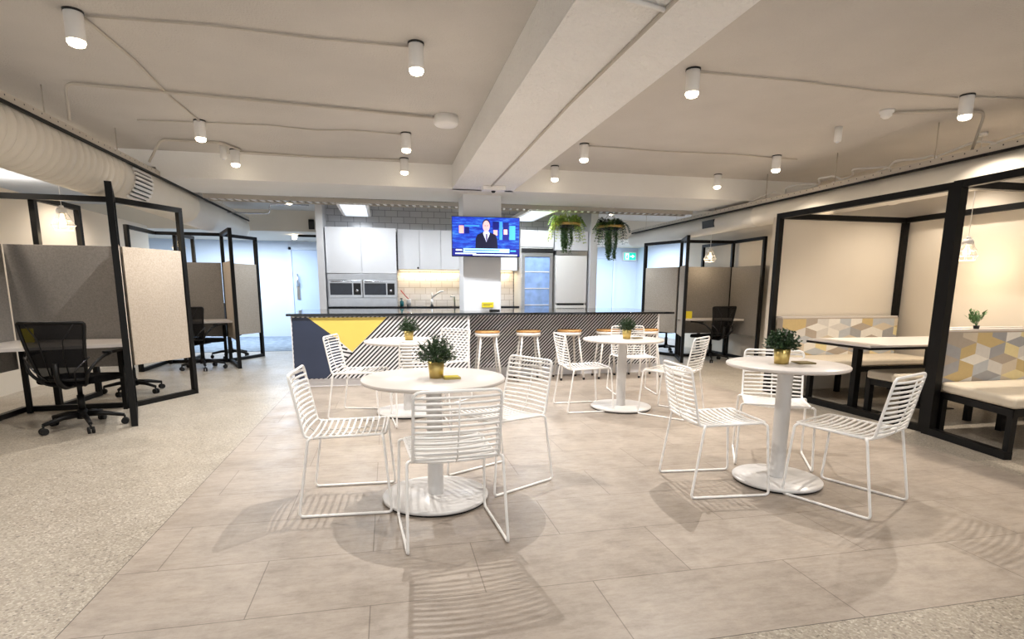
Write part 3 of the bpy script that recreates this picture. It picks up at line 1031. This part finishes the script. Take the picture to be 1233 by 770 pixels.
# column things
o = thing('sign_plate', 'small yellow sign on the foot of the column above the bar', 'sign', (1.42, 8.015, .98))
MB().span((-.085, -.012, 0), (.085, .004, .075), bev=.002).build('plate', 'yellowcard', o)
MB().span((-.065, -.013, .045), (.065, -.0115, .052)).span((-.065, -.013, .028), (.03, -.0115, .034)).build('print_lines', 'oldgold', o)
o = thing('remote_control', 'black remote control lying on the bar top below the column', 'remote', (1.50, 7.9, .935), .15)
MB().span((-.075, -.022, 0), (.075, .022, .02), bev=.006).build('body', 'darkplastic', o)
MB().span((-.06, -.012, .019), (.03, .012, .0225)).build('buttons', 'rubber', o)
# TV
tvx0, tvx1, tvz0, tvz1 = .892, 1.852, 1.69, 2.235
tv = thing('television', 'wall mounted flat television showing a news presenter on blue', 'television', ((tvx0+tvx1)/2, 7.86, tvz0), math.radians(-1.5))
tw, thh = (tvx1-tvx0)/2, tvz1-tvz0
MB().span((-tw, 0, 0), (tw, .035, thh), bev=.004).build('bezel', 'darkplastic', tv)
MB().span((-.2, .035, .12), (.2, .07, .42)).span((-.06, .07, .2), (.06, .175, .34)).build('wall_bracket', 'darkplastic', tv)
mb = MB()
sx0, sx1, sz0, sz1 = -tw+.008, tw-.008, .012, thh-.008
names = ['tvbg', 'tvskin', 'tvsuit', 'tvshirt', 'tvtie', 'tvhair', 'tvbar', 'tvnavy', 'tvwhite', 'tvpanel', 'tvpink', 'tvtext']


def scr(pts, m, layer):
    mb.poly([(sx0+(sx1-sx0)*u, -.0005-.0003*layer, sz1-(sz1-sz0)*v) for u, v in pts], names.index(m))


def rect(u0, v0, u1, v1, m, l):
    scr([(u0, v0), (u1, v0), (u1, v1), (u0, v1)], m, l)


rect(0, 0, 1, 1, 'tvbg', 0)
rect(.10, .22, .17, .42, 'tvpink', 1)
rect(.18, .26, .25, .42, 'tvnavy', 1)
rect(.70, .10, .745, .57, 'tvpanel', 1)
rect(.85, .20, .94, .57, 'tvpanel', 1)
rect(.755, .12, .84, .57, 'tvnavy', 1)
rect(.765, .30, .82, .43, 'tvpink', 1.5)
rect(.61, .32, .67, .46, 'tvpink', 1)
rect(.60, .10, .69, .30, 'tvnavy', 1)
rect(.18, .20, .40, .24, 'tvpanel', 1)
el = lambda cx, cy_, rx, ry, n=20, a0=0, a1=2*PI: [(cx+rx*math.cos(a0+(a1-a0)*k/n), cy_+ry*math.sin(a0+(a1-a0)*k/n)) for k in range(n)]
scr([(.34, .83), (.345, .55), (.37, .45), (.455, .38), (.55, .38), (.64, .44), (.665, .55), (.675, .83)], 'tvsuit', 2)
scr([(.465, .36), (.545, .36), (.555, .42), (.505, .64), (.455, .42)], 'tvshirt', 3)
scr([(.49, .42), (.52, .42), (.523, .55), (.508, .64), (.494, .55)], 'tvtie', 4)
scr(el(.503, .19, .058, .145), 'tvhair', 4)
scr(el(.503, .225, .052, .145), 'tvskin', 5)
rect(.476, .205, .494, .222, 'tvhair', 6)
rect(.512, .205, .530, .222, 'tvhair', 6)
rect(.488, .295, .518, .305, 'tvtie', 6)
scr([(.497, .225), (.509, .225), (.512, .262), (.494, .262)], 'tvpink', 6)
rect(.0, .80, 1, 1, 'tvnavy', 6.5)
rect(.16, .805, .85, .91, 'tvbar', 7)
rect(.18, .84, .70, .865, 'tvtext', 8)
rect(.05, .83, .14, .87, 'tvwhite', 7)
rect(.865, .84, .95, .88, 'tvpanel', 7)
rect(.04, .925, .35, .955, 'tvwhite', 7)
rect(.30, .955, .97, .985, 'tvwhite', 7)
mb.build('screen', names, tv, 'lit screen with presenter in dark suit', recalc=False)

# exit sign
o = thing('exit_sign', 'green and white running man exit sign on the far right wall', 'sign', (6.85, 15.22, 2.06))
MB().span((-.2, 0, 0), (.2, .07, .24), bev=.006).build('housing', 'white', o)
mb = MB()
E_ = lambda u, v, l: (-.18+.36*u, -.001-.0005*l, .22-.2*v)
ex = ['exitwhite', 'exitgreen']


def ep(pts, m, l):
    mb.poly([E_(u, v, l) for u, v in pts], m)


ep([(0, 0), (1, 0), (1, 1), (0, 1)], 1, 0)
ep([(.10, .08), (.42, .08), (.42, .92), (.10, .92)], 0, 1)
ep(el(.30, .22, .035, .07, 12), 1, 2)
ep([(.22, .32), (.31, .32), (.29, .58), (.20, .58)], 1, 2)
ep([(.20, .56), (.29, .56), (.36, .74), (.33, .86), (.25, .68)], 1, 2)
ep([(.20, .56), (.27, .60), (.19, .82), (.12, .82)], 1, 2)
ep([(.28, .34), (.38, .46), (.36, .52), (.27, .44)], 1, 2)
ep([(.52, .42), (.70, .42), (.70, .24), (.92, .5), (.70, .76), (.70, .58), (.52, .58)], 0, 1)
mb.build('face', ex, o, 'running figure and arrow', recalc=False)
o = thing('wall_vent', 'dark square vent on the bulkhead behind the right hanging plant', 'vent', (4.38, 12.66, 2.30))
MB().span((-.28, 0, 0), (.28, .05, .34), bev=.004).build('frame', 'darkplastic', o)
mb = MB()
for k in range(7):
    mb.box((0, -.004, .04+k*.044), (.5, .02, .012), 0, 0, Matrix.Rotation(.5, 3, 'X'))
mb.build('louvres', 'black', o)
o = thing('wall_speaker', 'small black box on the bulkhead left of the kitchen post', 'speaker', (-1.52, 12.62, 2.47))
MB().span((-.055, 0, 0), (.055, .08, .2), bev=.006).build('body', 'black', o)
MB().span((-.045, -.004, .01), (.045, 0, .15)).build('grille', 'darkplastic', o)
o = thing('track_light', 'short black track with one lit spot in the left corridor', 'ceiling lamp', (-1.9, 13.4, 2.37))
MB().span((-.0, -.02, 0), (.55, .02, .05)).build('track', 'black', o)
MB().lathe([(0, -.06), (.05, -.05), (.05, .02), (0, .03)], 16, (-.08, 0, 0)).build('spot_head', 'lampglow', o)


# ------------------------------------------------------------------ hanging plants
def hanging(loc, label, seed, drop, dark):
    rg = random.Random(seed)
    o = thing('hanging_planter', label, 'plant', loc, 0, 'hanging plants by the kitchen')
    ztop = 2.52-loc[2]
    mb = MB()
    mb.lathe([(.215, -.02), (.24, -.02), (.24, .022), (.215, .022)], 40, closed=True)
    mb.build('ring', 'goldrim', o, 'pale brass ring')
    MB().lathe([(0, -.05), (.12, -.05), (.2, -.01), (.2, .005), (0, .005)], 28).build('bowl', 'darkplastic', o)
    for k in range(3):
        a = k*2*PI/3+.4
        MB().tube([(math.cos(a)*.225, math.sin(a)*.225, .015), (0, 0, ztop)], .006, 5).build('cord', 'white', o)
    mb = MB()
    for k in range(64):
        a = rg.uniform(0, 2*PI)
        r0 = rg.uniform(.05, .19)
        base = Vector((math.cos(a)*r0, math.sin(a)*r0, .0))
        L = rg.uniform(.12, .25)
        out = Vector((math.cos(a), math.sin(a), 0))
        lift, drp = rg.uniform(.05, .15), rg.choice((.05, .12, .30))*rg.uniform(.7, 1.1)
        pts = [base+out*L*t*.75+Vector((0, 0, lift*math.sin(t*PI*.9)-drp*t*t)) for t in (0, .25, .5, .75, 1)]
        mi = 1 if rg.random() < (.15 if dark else .35) else 0
        mb.tube(pts, .002, 3, caps=False, mi=mi)
        side = out.cross(Vector((0, 0, 1)))
        for j in range(14):
            t = (j+1)/14*3.98
            i = int(t)
            p = pts[i].lerp(pts[i+1], t-i)
            dr = (pts[i+1]-pts[i]).normalized()
            ll = .07*(1-.5*j/14)
            for s_ in (-1, 1):
                mb.leaf(p, side*s_+dr*.45, Vector((0, 0, 1)), ll, .03, mi)
    mb.build('fern_foliage', ['fern', 'lime'] if not dark else ['leaf', 'fern'], o, 'arching fern fronds', recalc=False)
    mb = MB()
    for k in range(20):
        a = rg.uniform(0, 2*PI)
        x0, y0 = math.cos(a)*.095+.01, math.sin(a)*.08
        D = drop*rg.uniform(.6, 1)
        n = int(D/.02)
        pts = [Vector((x0*(1-.3*t)+.012*math.sin(9*t+k), y0*(1-.3*t)+.012*math.cos(8*t+k), -.03-D*t)) for t in [i/n for i in range(n+1)]]
        mb.tube(pts, .0018, 3, caps=False)
        for p in pts:
            for _ in range(3):
                b = rg.uniform(0, 2*PI)
                mb.leaf(p, Vector((math.cos(b), math.sin(b), -.6)), Vector((0, 0, 1)), rg.uniform(.03, .045), .026)
    mb.build('trailing_vines', 'vine', o, 'trailing leafy vines', recalc=False)


hanging((2.91, 9.0, 2.29), 'left hanging plant on a brass ring, bright fern with trailing vines, before the fridges', 11, .42, False)
hanging((3.69, 9.0, 2.27), 'right hanging plant on a brass ring, darker fern with trailing vines, beside the kitchen post', 12, .52, True)


# ------------------------------------------------------------------ desk pods
def pod(label, A, B, C, D, E, Fp, S, group='black framed desk pods'):
    HT = 2.14
    o = thing('desk_pod', label, 'desk pod', (A[0], A[1], 0), 0, group)
    q = lambda p: (p[0]-A[0], p[1]-A[1])
    a, b, c, d, e, f, s_ = map(q, (A, B, C, D, E, Fp, S))
    w = .052
    for p, r in ((a, b), (b, a), (c, a), (d, a), (e, d), (f, d)):
        ang = math.atan2(p[1]-r[1], p[0]-r[0])
        MB().post(p[0], p[1], 0, HT+(.0), w, ang).build('post', 'black', o)
    for p, r in ((a, b), (a, c), (a, s_), (s_, e), (d, f)):
        MB().bar((*p, HT-w/2), (*r, HT-w/2), w, w).build('top_rail', 'black', o)
        MB().bar((*p, w/2), (*r, w/2), w, w).build('bottom_rail', 'black', o)
    sgn = 1 if A[0] < 0 else -1

    def panel(p, r, s0, s1, mat, z0=.44, z1=1.66):
        p, r = Vector(p), Vector(r)
        u = r-p
        x, y = p+u*s0, p+u*s1
        MB().bar((*x, (z0+z1)/2), (*y, (z0+z1)/2), .036, z1-z0, bev=.004).build('felt_panel', mat, o)
    panel(a, b, .05, .97, 'felt')
    panel(a, c, .05, .955, 'felt')
    panel(a, s_, .04, .985, 'feltgreyshade')
    panel(s_, e, .04, .97, 'feltgreyshade')
    panel(d, f, .04, .97, 'feltgreyshade')
    return o


def desk(label, pts, z=.73):
    cx = sum(p[0] for p in pts)/len(pts)
    cy_ = sum(p[1] for p in pts)/len(pts)
    o = thing('desk', label, 'desk', (cx, cy_, 0), 0, 'pod desks')
    L = [(p[0]-cx, p[1]-cy_) for p in pts]
    MB().prism(L, z-.028, z).build('desktop', 'tabletop', o)
    for p in (L[0], L[3]):
        MB().post(p[0]*.9, p[1]*.9, 0, z-.028, .04).build('leg', 'black', o)
    return o


LP = dict(A=(-2.66, 6.46), B=(-2.30, 5.54), C=(-2.29, 7.16), D=(-3.37, 6.49), E=(-3.64, 5.42), F=(-3.33, 7.22), S=(-3.64, 6.42))
sh = lambda dy: {k: (v[0], v[1]+dy) for k, v in LP.items()}


def podof(lab, d):
    return pod(lab, d['A'], d['B'], d['C'], d['D'], d['E'], d['F'], d['S'])


podof('black framed desk pod with felt panels at the left edge, nearest the camera', LP)
podof('black framed desk pod with felt panels on the left, second back toward the corridor', sh(3.76))
RP = dict(A=(5.28, 9.49), B=(4.93, 8.66), C=(4.98, 10.33), D=(6.28, 9.42), E=(6.26, 8.50), F=(6.3, 10.45), S=(6.28, 9.42))
podof('black framed desk pod with felt panels on the right beside the bar end', RP)
ld = [(-2.66, 6.40), (-2.42, 5.80), (-3.60, 5.33), (-3.60, 6.36)]
desk('white desk in the nearest left pod behind the black mesh chair', ld)
desk('white desk in the second left pod', [(x, y+3.76) for x, y in ld])
desk('white desk in the right pod behind its black mesh chair', [(5.24, 9.42), (5.03, 9.06), (6.22, 8.86), (6.22, 9.34)])
pad((-3.36, 6.1, .73), .3, (.10, .03, .13), 'yellowcard', 'yellow card standing on the nearest left desk', 'card', 'desk_card')
pad((5.33, 9.2, .73), -.2, (.11, .03, .13), 'yellowcard', 'yellow card standing on the right pod desk', 'card', 'desk_card')


# ------------------------------------------------------------------ office chairs
def make_office():
    root = thing('office_chair', '', 'office chair')
    mb = MB()
    # seat: rounded pad
    mb.box((0, .03, .455), (.48, .46, .065), bev=.03)
    for v in mb.bm.verts:
        if v.co.y > .15:
            v.co.z -= (v.co.y-.15)*.25
        v.co.x *= 1+.12*(v.co.y/.25)*.5
    mb.build('seat', 'chairfabric', root)
    # back
    def bp_(u, t):     # u -1..1, t 0..1 from bottom to top
        hw = .175+.075*t
        y = -.20-.02*math.sin(t*PI)-.085*t+.0+.05*(1-u*u)*-1
        return Vector((u*hw, y, .47+.49*t))
    bk = MB()
    loop = [bp_(u, 0) for u in (-1, -.5, 0, .5, 1)]+[bp_(1, t) for t in (.25, .5, .75)]+[bp_(u, 1) for u in (1, .5, 0, -.5, -1)]+[bp_(-1, t) for t in (.75, .5, .25)]
    bk.tube(fillet(loop, .03, 3, True), .014, 8, closed=True)
    back = bk.build('backrest', 'chairblack', root)
    ms = MB()
    nu, nt_ = 12, 10
    G = [[ms.bm.verts.new(bp_(-1+2*i/nu, j/nt_)) for i in range(nu+1)] for j in range(nt_+1)]
    for j in range(nt_):
        for i in range(nu):
            f = ms.bm.faces.new((G[j][i], G[j][i+1], G[j+1][i+1], G[j+1][i]))
            f.smooth = True
    ms.build('mesh_panel', 'mesh', back, 'see through black mesh')
    sm = MB()
    for s_ in (-1, 1):
        sm.tube([bp_(s_*.72, .98)+Vector((0, -.004, 0)), bp_(s_*.40, .7)+Vector((0, -.006, 0)), bp_(s_*.36, .4)+Vector((0, -.006, 0)), bp_(s_*.40, .05)+Vector((0, -.004, 0))], .005, 6)
    sm.build('seams', 'chairblack', back)
    # spine and yokes
    MB().tube(fillet([(0, -.30, .62), (0, -.30, .47), (0, -.22, .40), (0, -.05, .40)], .05), .022, 8).build('spine', 'chairblack', root)
    for s_ in (-1, 1):
        arm = MB().tube(fillet([(s_*.05, -.05, .40), (s_*.15, -.17, .41), (s_*.22, -.28, .54), (s_*.29, -.17, .66), (s_*.30, -.04, .68)], .08), .014, 8).build('arm', 'chairblack', root)
        MB().box((s_*.30, .03, .692), (.085, .25, .028), bev=.011).build('arm_pad', 'chairblack', arm)
        # polished yoke between arm and back
        MB().tube(fillet([(s_*.09, -.21, .44), (s_*.15, -.33, .56), (s_*.245, -.265, .67)], .06), .007, 8).build('yoke', 'darkchrome', root, 'shiny dark curved strut')
    MB().lathe([(0, .16), (.028, .16), (.028, .30), (.02, .30), (.02, .42), (.06, .42), (.06, .43), (0, .43)], 18).box((0, .0, .41), (.18, .24, .04), bev=.01).build('gas_lift', 'chairblack', root)
    MB().lathe([(0, .08), (.045, .085), (.05, .12), (.035, .17), (0, .17)], 18).build('hub', 'chairblack', root)
    for k in range(5):
        a = k*2*PI/5+PI/10
        c, s_ = math.cos(a), math.sin(a)
        leg = MB().tube([(c*.03, s_*.03, .125), (c*.16, s_*.16, .118), (c*.31, s_*.31, .085)], .02, 8, radii=[.028, .022, .016]).build('base_leg', 'chairblack', root)
        w = MB()
        ww = Matrix.Rotation(a+PI/2, 3, 'Z')
        for off in (-.016, .016):
            ax = ww@Vector((1, 0, 0))
            cc = Vector((c*.31, s_*.31, .03))+ax*off
            w.tube([cc-ax*.009, cc+ax*.009], .03, 16)
        w.tube([(c*.31, s_*.31, .04), (c*.31, s_*.31, .085)], .009, 8)
        w.build('caster', 'rubber', leg)
    return root


oc = make_office()
OC = [((-2.72, 5.57), 88, 'black mesh office chair in the nearest left pod, its back to the camera'),
      ((-3.02, 7.38), 262, 'black office chair beyond the nearest left pod spine panel, only its base showing'),
      ((-2.84, 9.36), 75, 'black mesh office chair in the second left pod, half hidden by the felt panel'),
      ((-2.80, 10.82), 265, 'black office chair beyond the second left pod, base showing by the carpet'),
      ((5.55, 8.80), 100, 'black mesh office chair in the right pod beside the lounge booth'),
      ((5.45, 10.22), 262, 'black office chair behind the right pod, its base showing past the bar end')]
for i, (p, a, lab) in enumerate(OC):
    put(oc, i == 0, (*p, 0), math.radians(a-90), lab, 'black office chairs in the desk pods')


# ------------------------------------------------------------------ cage pendants
def make_pendant():
    root = thing('cage_pendant', '', 'pendant lamp')
    MB().lathe([(0, .13), (.045, .13), (.06, .10), (.062, .06), (.05, .06), (0, .07)], 20).lathe([(0, .16), (.02, .16), (.03, .13), (0, .13)], 16).build('lamp_cap', 'white', root)
    mb = MB()
    n = 8
    for k in range(n):
        a = 2*PI*k/n
        c, s_ = math.cos(a), math.sin(a)
        mb.tube([(c*.06, s_*.06, .065), (c*.125, s_*.125, -.075), (c*.095, s_*.095, -.13)], .0042, 5)
    for r, z in ((.06, .065), (.096, -.01), (.125, -.075), (.095, -.13)):
        mb.tube([(math.cos(2*PI*k/16)*r, math.sin(2*PI*k/16)*r, z) for k in range(16)], .0042, 5, closed=True)
    mb.build('cage', 'white', root)
    MB().lathe([(0, .06), (.018, .06), (.02, .03), (.04, -.01), (.042, -.04), (.03, -.07), (0, -.08)], 18).build('bulb', 'bulb', root, 'glowing bulb')
    return root


pd = make_pendant()
PD = [((-3.30, 6.85, 1.955), 'white wire cage pendant, lit, above the nearest left desk pod'),
      ((-3.40, 10.5, 1.975), 'white wire cage pendant, lit, above the second left desk pod'),
      ((5.62, 9.1, 1.85), 'white wire cage pendant, lit, over the right pod desk'),
      ((6.05, 4.9, 1.68), 'white wire cage pendant, lit, over the lounge booth table beside the thick post')]
for i, (p, lab) in enumerate(PD):
    o = put(pd, i == 0, p, 0, lab, 'wire cage pendants')
    o.scale = (.85,)*3
for ch in []:
    pass
for o in [x for x in list(COL.objects) if x.name.startswith('cage_pendant')]:
    z1 = (ZC-o.location.z)/.85
    MB().tube([(0, 0, .15), (0, 0, z1-.02)], .004, 6).lathe([(0, z1-.03), (.05, z1-.03), (.05, z1), (0, z1)], 16).build('cord', 'white', o)
    point(o.location.x, o.location.y, o.location.z-.20, 7, (1, .78, .52), .03)

# ------------------------------------------------------------------ lounge booths
HB = 2.14
w = .06
b1 = thing('lounge_booth_frame', 'black steel frame of the far lounge booth with the table', 'booth', (4.58, 3.95, 0))
Q = lambda x, y, z: (x-4.58, y-3.95, z)
for x, y in ((4.58, 5.97), (4.66, 3.945), (6.36, 5.96), (6.36, 3.95)):
    MB().post(x-4.58, y-3.95, 0, HB, w).build('post', 'black', b1)
for p, r in (((4.58, 5.97), (4.66, 3.945)), ((4.58, 5.97), (6.36, 5.96)), ((6.36, 5.96), (6.36, 3.95))):
    MB().bar(Q(*p, HB-w/2), Q(*r, HB-w/2), w, w).build('top_rail', 'black', b1)
MB().bar(Q(4.58, 5.97, w/2), Q(4.66, 3.945, w/2), w, w).build('floor_rail', 'black', b1)
b2 = thing('lounge_booth_frame', 'black steel frame of the near lounge booth cut by the right edge', 'booth', (4.58, 3.87, 0))
Q2 = lambda x, y, z: (x-4.58, y-3.87, z)
for x, y in ((4.63, 3.87), (4.47, 1.3), (6.36, 3.87)):
    MB().post(x-4.58, y-3.87, 0, HB+.0, w+.012).build('post', 'black', b2)
MB().bar(Q2(4.63, 3.87, HB-w/2), Q2(4.47, 1.3, HB-w/2), w, w).build('top_rail', 'black', b2)
MB().bar(Q2(4.64, 3.87, HB-w/2), Q2(6.36, 3.87, HB-w/2), w, w).build('top_rail', 'black', b2)
MB().bar(Q2(6.36, 3.87, HB-w/2), Q2(6.36, 1.3, HB-w/2), w, w).build('top_rail', 'black', b2)
MB().bar(Q2(4.63, 3.87, w/2), Q2(4.50, 3.12, w/2), w, w).build('floor_rail', 'black', b2)

PAL = [(182, 186, 190), (158, 158, 160), (226, 222, 214), (208, 204, 198), (220, 206, 158), (196, 174, 126), (204, 192, 172), (172, 160, 146)]
for i, c in enumerate(PAL):
    M['pat%d' % i] = plain('upholstery pattern colour %d' % i, c, .9, var=.03, scale=30, bmp=.15, bscale=400)


def pattern(mb, x0, x1, z0, z1, y, s, seed, base_mi=1):
    """tumbling block parallelograms over the front face at y"""
    rg = random.Random(seed)
    t = MB()
    hx, hz = s, s*.62
    r = -1
    z = z0-hz
    while z < z1+2*hz:
        x = x0-2*hx+(hx if r % 2 else 0)
        while x < x1+2*hx:
            c = Vector((x, y, z))
            U = lambda a, b: c+Vector((a*hx, 0, b*hz))
            ids = rg.sample(range(8), 3)
            t.poly([U(0, 0), U(1, .5), U(1, 1.5), U(0, 1)], base_mi+ids[0])
            t.poly([U(0, 0), U(0, 1), U(-1, 1.5), U(-1, .5)], base_mi+ids[1])
            t.poly([U(0, 1), U(1, 1.5), U(0, 2), U(-1, 1.5)], base_mi+ids[2])
            x += 2*hx
        z += 1.5*hz
        r += 1
    for co_, no in (((x0, 0, 0), (-1, 0, 0)), ((x1, 0, 0), (1, 0, 0)), ((0, 0, z0), (0, 0, -1)), ((0, 0, z1), (0, 0, 1))):
        bmesh.ops.bisect_plane(t.bm, geom=t.bm.verts[:]+t.bm.edges[:]+t.bm.faces[:], plane_co=co_, plane_no=no, clear_outer=True)
    merge(mb, t)


def bench(label, x0, x1, yback, d, sgn, zs, zb, seed, bx0, group='upholstered booth benches'):
    """sgn -1: seat extends toward the camera (-y) from yback"""
    o = thing('booth_bench', label, 'bench', ((x0+x1)/2, yback+sgn*d/2, 0), 0, group)
    ox, oy = (x0+x1)/2, yback+sgn*d/2
    W2 = (x1-x0)/2
    yb, yf = -sgn*d/2, sgn*d/2
    lo, hi = min(yb+sgn*.10, yf), max(yb+sgn*.10, yf)
    MB().span((-W2, lo, zs-.085), (W2, hi, zs), bev=.025).build('seat_cushion', 'cushion', o, 'cream seat cushion')
    mb = MB()
    w_ = .05
    for xx in (-W2+.03, W2-.03):
        mb.bar((xx, lo, zs-.115), (xx, hi, zs-.115), w_, .055)
    for yy in (lo+.03, hi-.03):
        mb.bar((-W2, yy, zs-.115), (W2, yy, zs-.115), w_, .055)
    mb.build('seat_frame', 'black', o)
    for xx in (-W2+.03, W2-.03, 0):
        for yy in (lo+.03, hi-.03):
            MB().post(xx, yy, 0, zs-.14, w_).build('leg', 'black', o)
    ya, yc = (yb, yb+sgn*.10)
    mb = MB()
    mb.span((bx0-ox, min(ya, yc), zs-.02), (W2, max(ya, yc), zb), 8)
    pattern(mb, bx0-ox+.004, W2-.004, zs-.01, zb-.012, yc+sgn*.0015, .16, seed)
    mb.build('backrest', ['cushion']+['pat%d' % i for i in range(8)], o, 'backrest in grey, white and mustard geometric pattern', recalc=False)
    MB().span((bx0-ox, min(ya-.02, yc+.01), zb), (W2, max(ya+.02, yc-.01), zb+.018)).build('ledge', 'tabletop', o, 'white ledge on top')
    return o


bench('cream bench with patterned back against the far end of the far lounge booth', 4.62, 6.28, 5.93, .62, -1, .465, .915, 5, 4.62)
bench('cream bench on the near side of the far lounge booth table, seen from behind', 4.68, 6.28, 4.08, .55, 1, .465, .90, 6, 4.88)
nb = bench('cream bench with large patterned back in the near lounge booth at the right edge', 4.50, 6.28, 3.97, .84, -1, .465, .90, 8, 4.70)
for ch in nb.children:          # this bench ends at a slant beside the thick post
    if ch.name.startswith(('backrest', 'ledge')):
        continue
    for v in ch.data.vertices:
        if v.co.x < -.5:
            v.co.x += .18*min(1.05, max(0, (v.co.y+.42)/.70))
o = thing('booth_table', 'white rectangular booth table with black edge between two benches', 'table', (5.2, 4.70, 0))
MB().span((-.84, -.40, .722), (.84, .40, .742), bev=.002).build('tabletop', 'tabletop', o)
MB().span((-.845, -.405, .700), (.845, .405, .7215)).build('edge_frame', 'black', o, 'black edge under the top')
for xx in (-.42, .5):
    MB().post(xx, .16, .01, .70, .065).build('leg', 'black', o)
    MB().box((xx, .16, .006), (.36, .40, .012), bev=.004).build('foot_plate', 'black', o)
o = thing('sprig_plant', 'small leafy sprig standing on the ledge of the near patterned bench', 'plant', (5.06, 3.92, .918))
MB().lathe([(0, 0), (.02, 0), (.024, .03), (0, .03)], 12).build('pot', 'darkplastic', o)
mb = MB()
rg = random.Random(21)
for k in range(11):
    a = rg.uniform(0, 2*PI)
    r_ = rg.uniform(.05, .12)
    tip = Vector((math.cos(a)*r_, math.sin(a)*r_*.6, rg.uniform(.07, .14)))
    mb.tube([(0, 0, .02), tip*.5+Vector((0, 0, .03)), tip], .0018, 4, caps=False)
    for j in range(5):
        t = .4+.6*j/4
        b = rg.uniform(0, 2*PI)
        mb.leaf(tip*t+Vector((0, 0, .02*(1-t))), (tip.normalized()+Vector((math.cos(b), math.sin(b), .2))*.7), (0, 0, 1), .045, .022)
mb.build('leaves', ['vine'], o, recalc=False)

# ------------------------------------------------------------------ light
wd = bpy.data.worlds.new('world')
scn.world = wd
wd.use_nodes = True
wd.node_tree.nodes['Background'].inputs[0].default_value = (.93, .96, 1, 1)
wd.node_tree.nodes['Background'].inputs[1].default_value = 1.3
# added unseen corridor and left bay daylight, fittings over the booths
area(-3.2, 13.6, 2.38, 2.4, 1.6, 190, COOL)
area(5.2, 13.4, 2.38, 2.4, 1.6, 190, COOL)
area(-5.3, 5.0, 2.42, 1.2, 10, 170, (.95, .97, 1), (PI, 0, 0))
for x, y in ((5.95, 5.1), (5.95, 3.0)):
    spot(x, y, 2.55, 45, WARM, 2.3, .6, .04)
for x, y in ((-3.75, 6.1), (-3.75, 9.0), (5.9, 8.0)):  # added warm spots without fittings, brightening the walls behind the pods
    spot(x, y, 2.6, 75, WARM, 2.6, .6, .04)
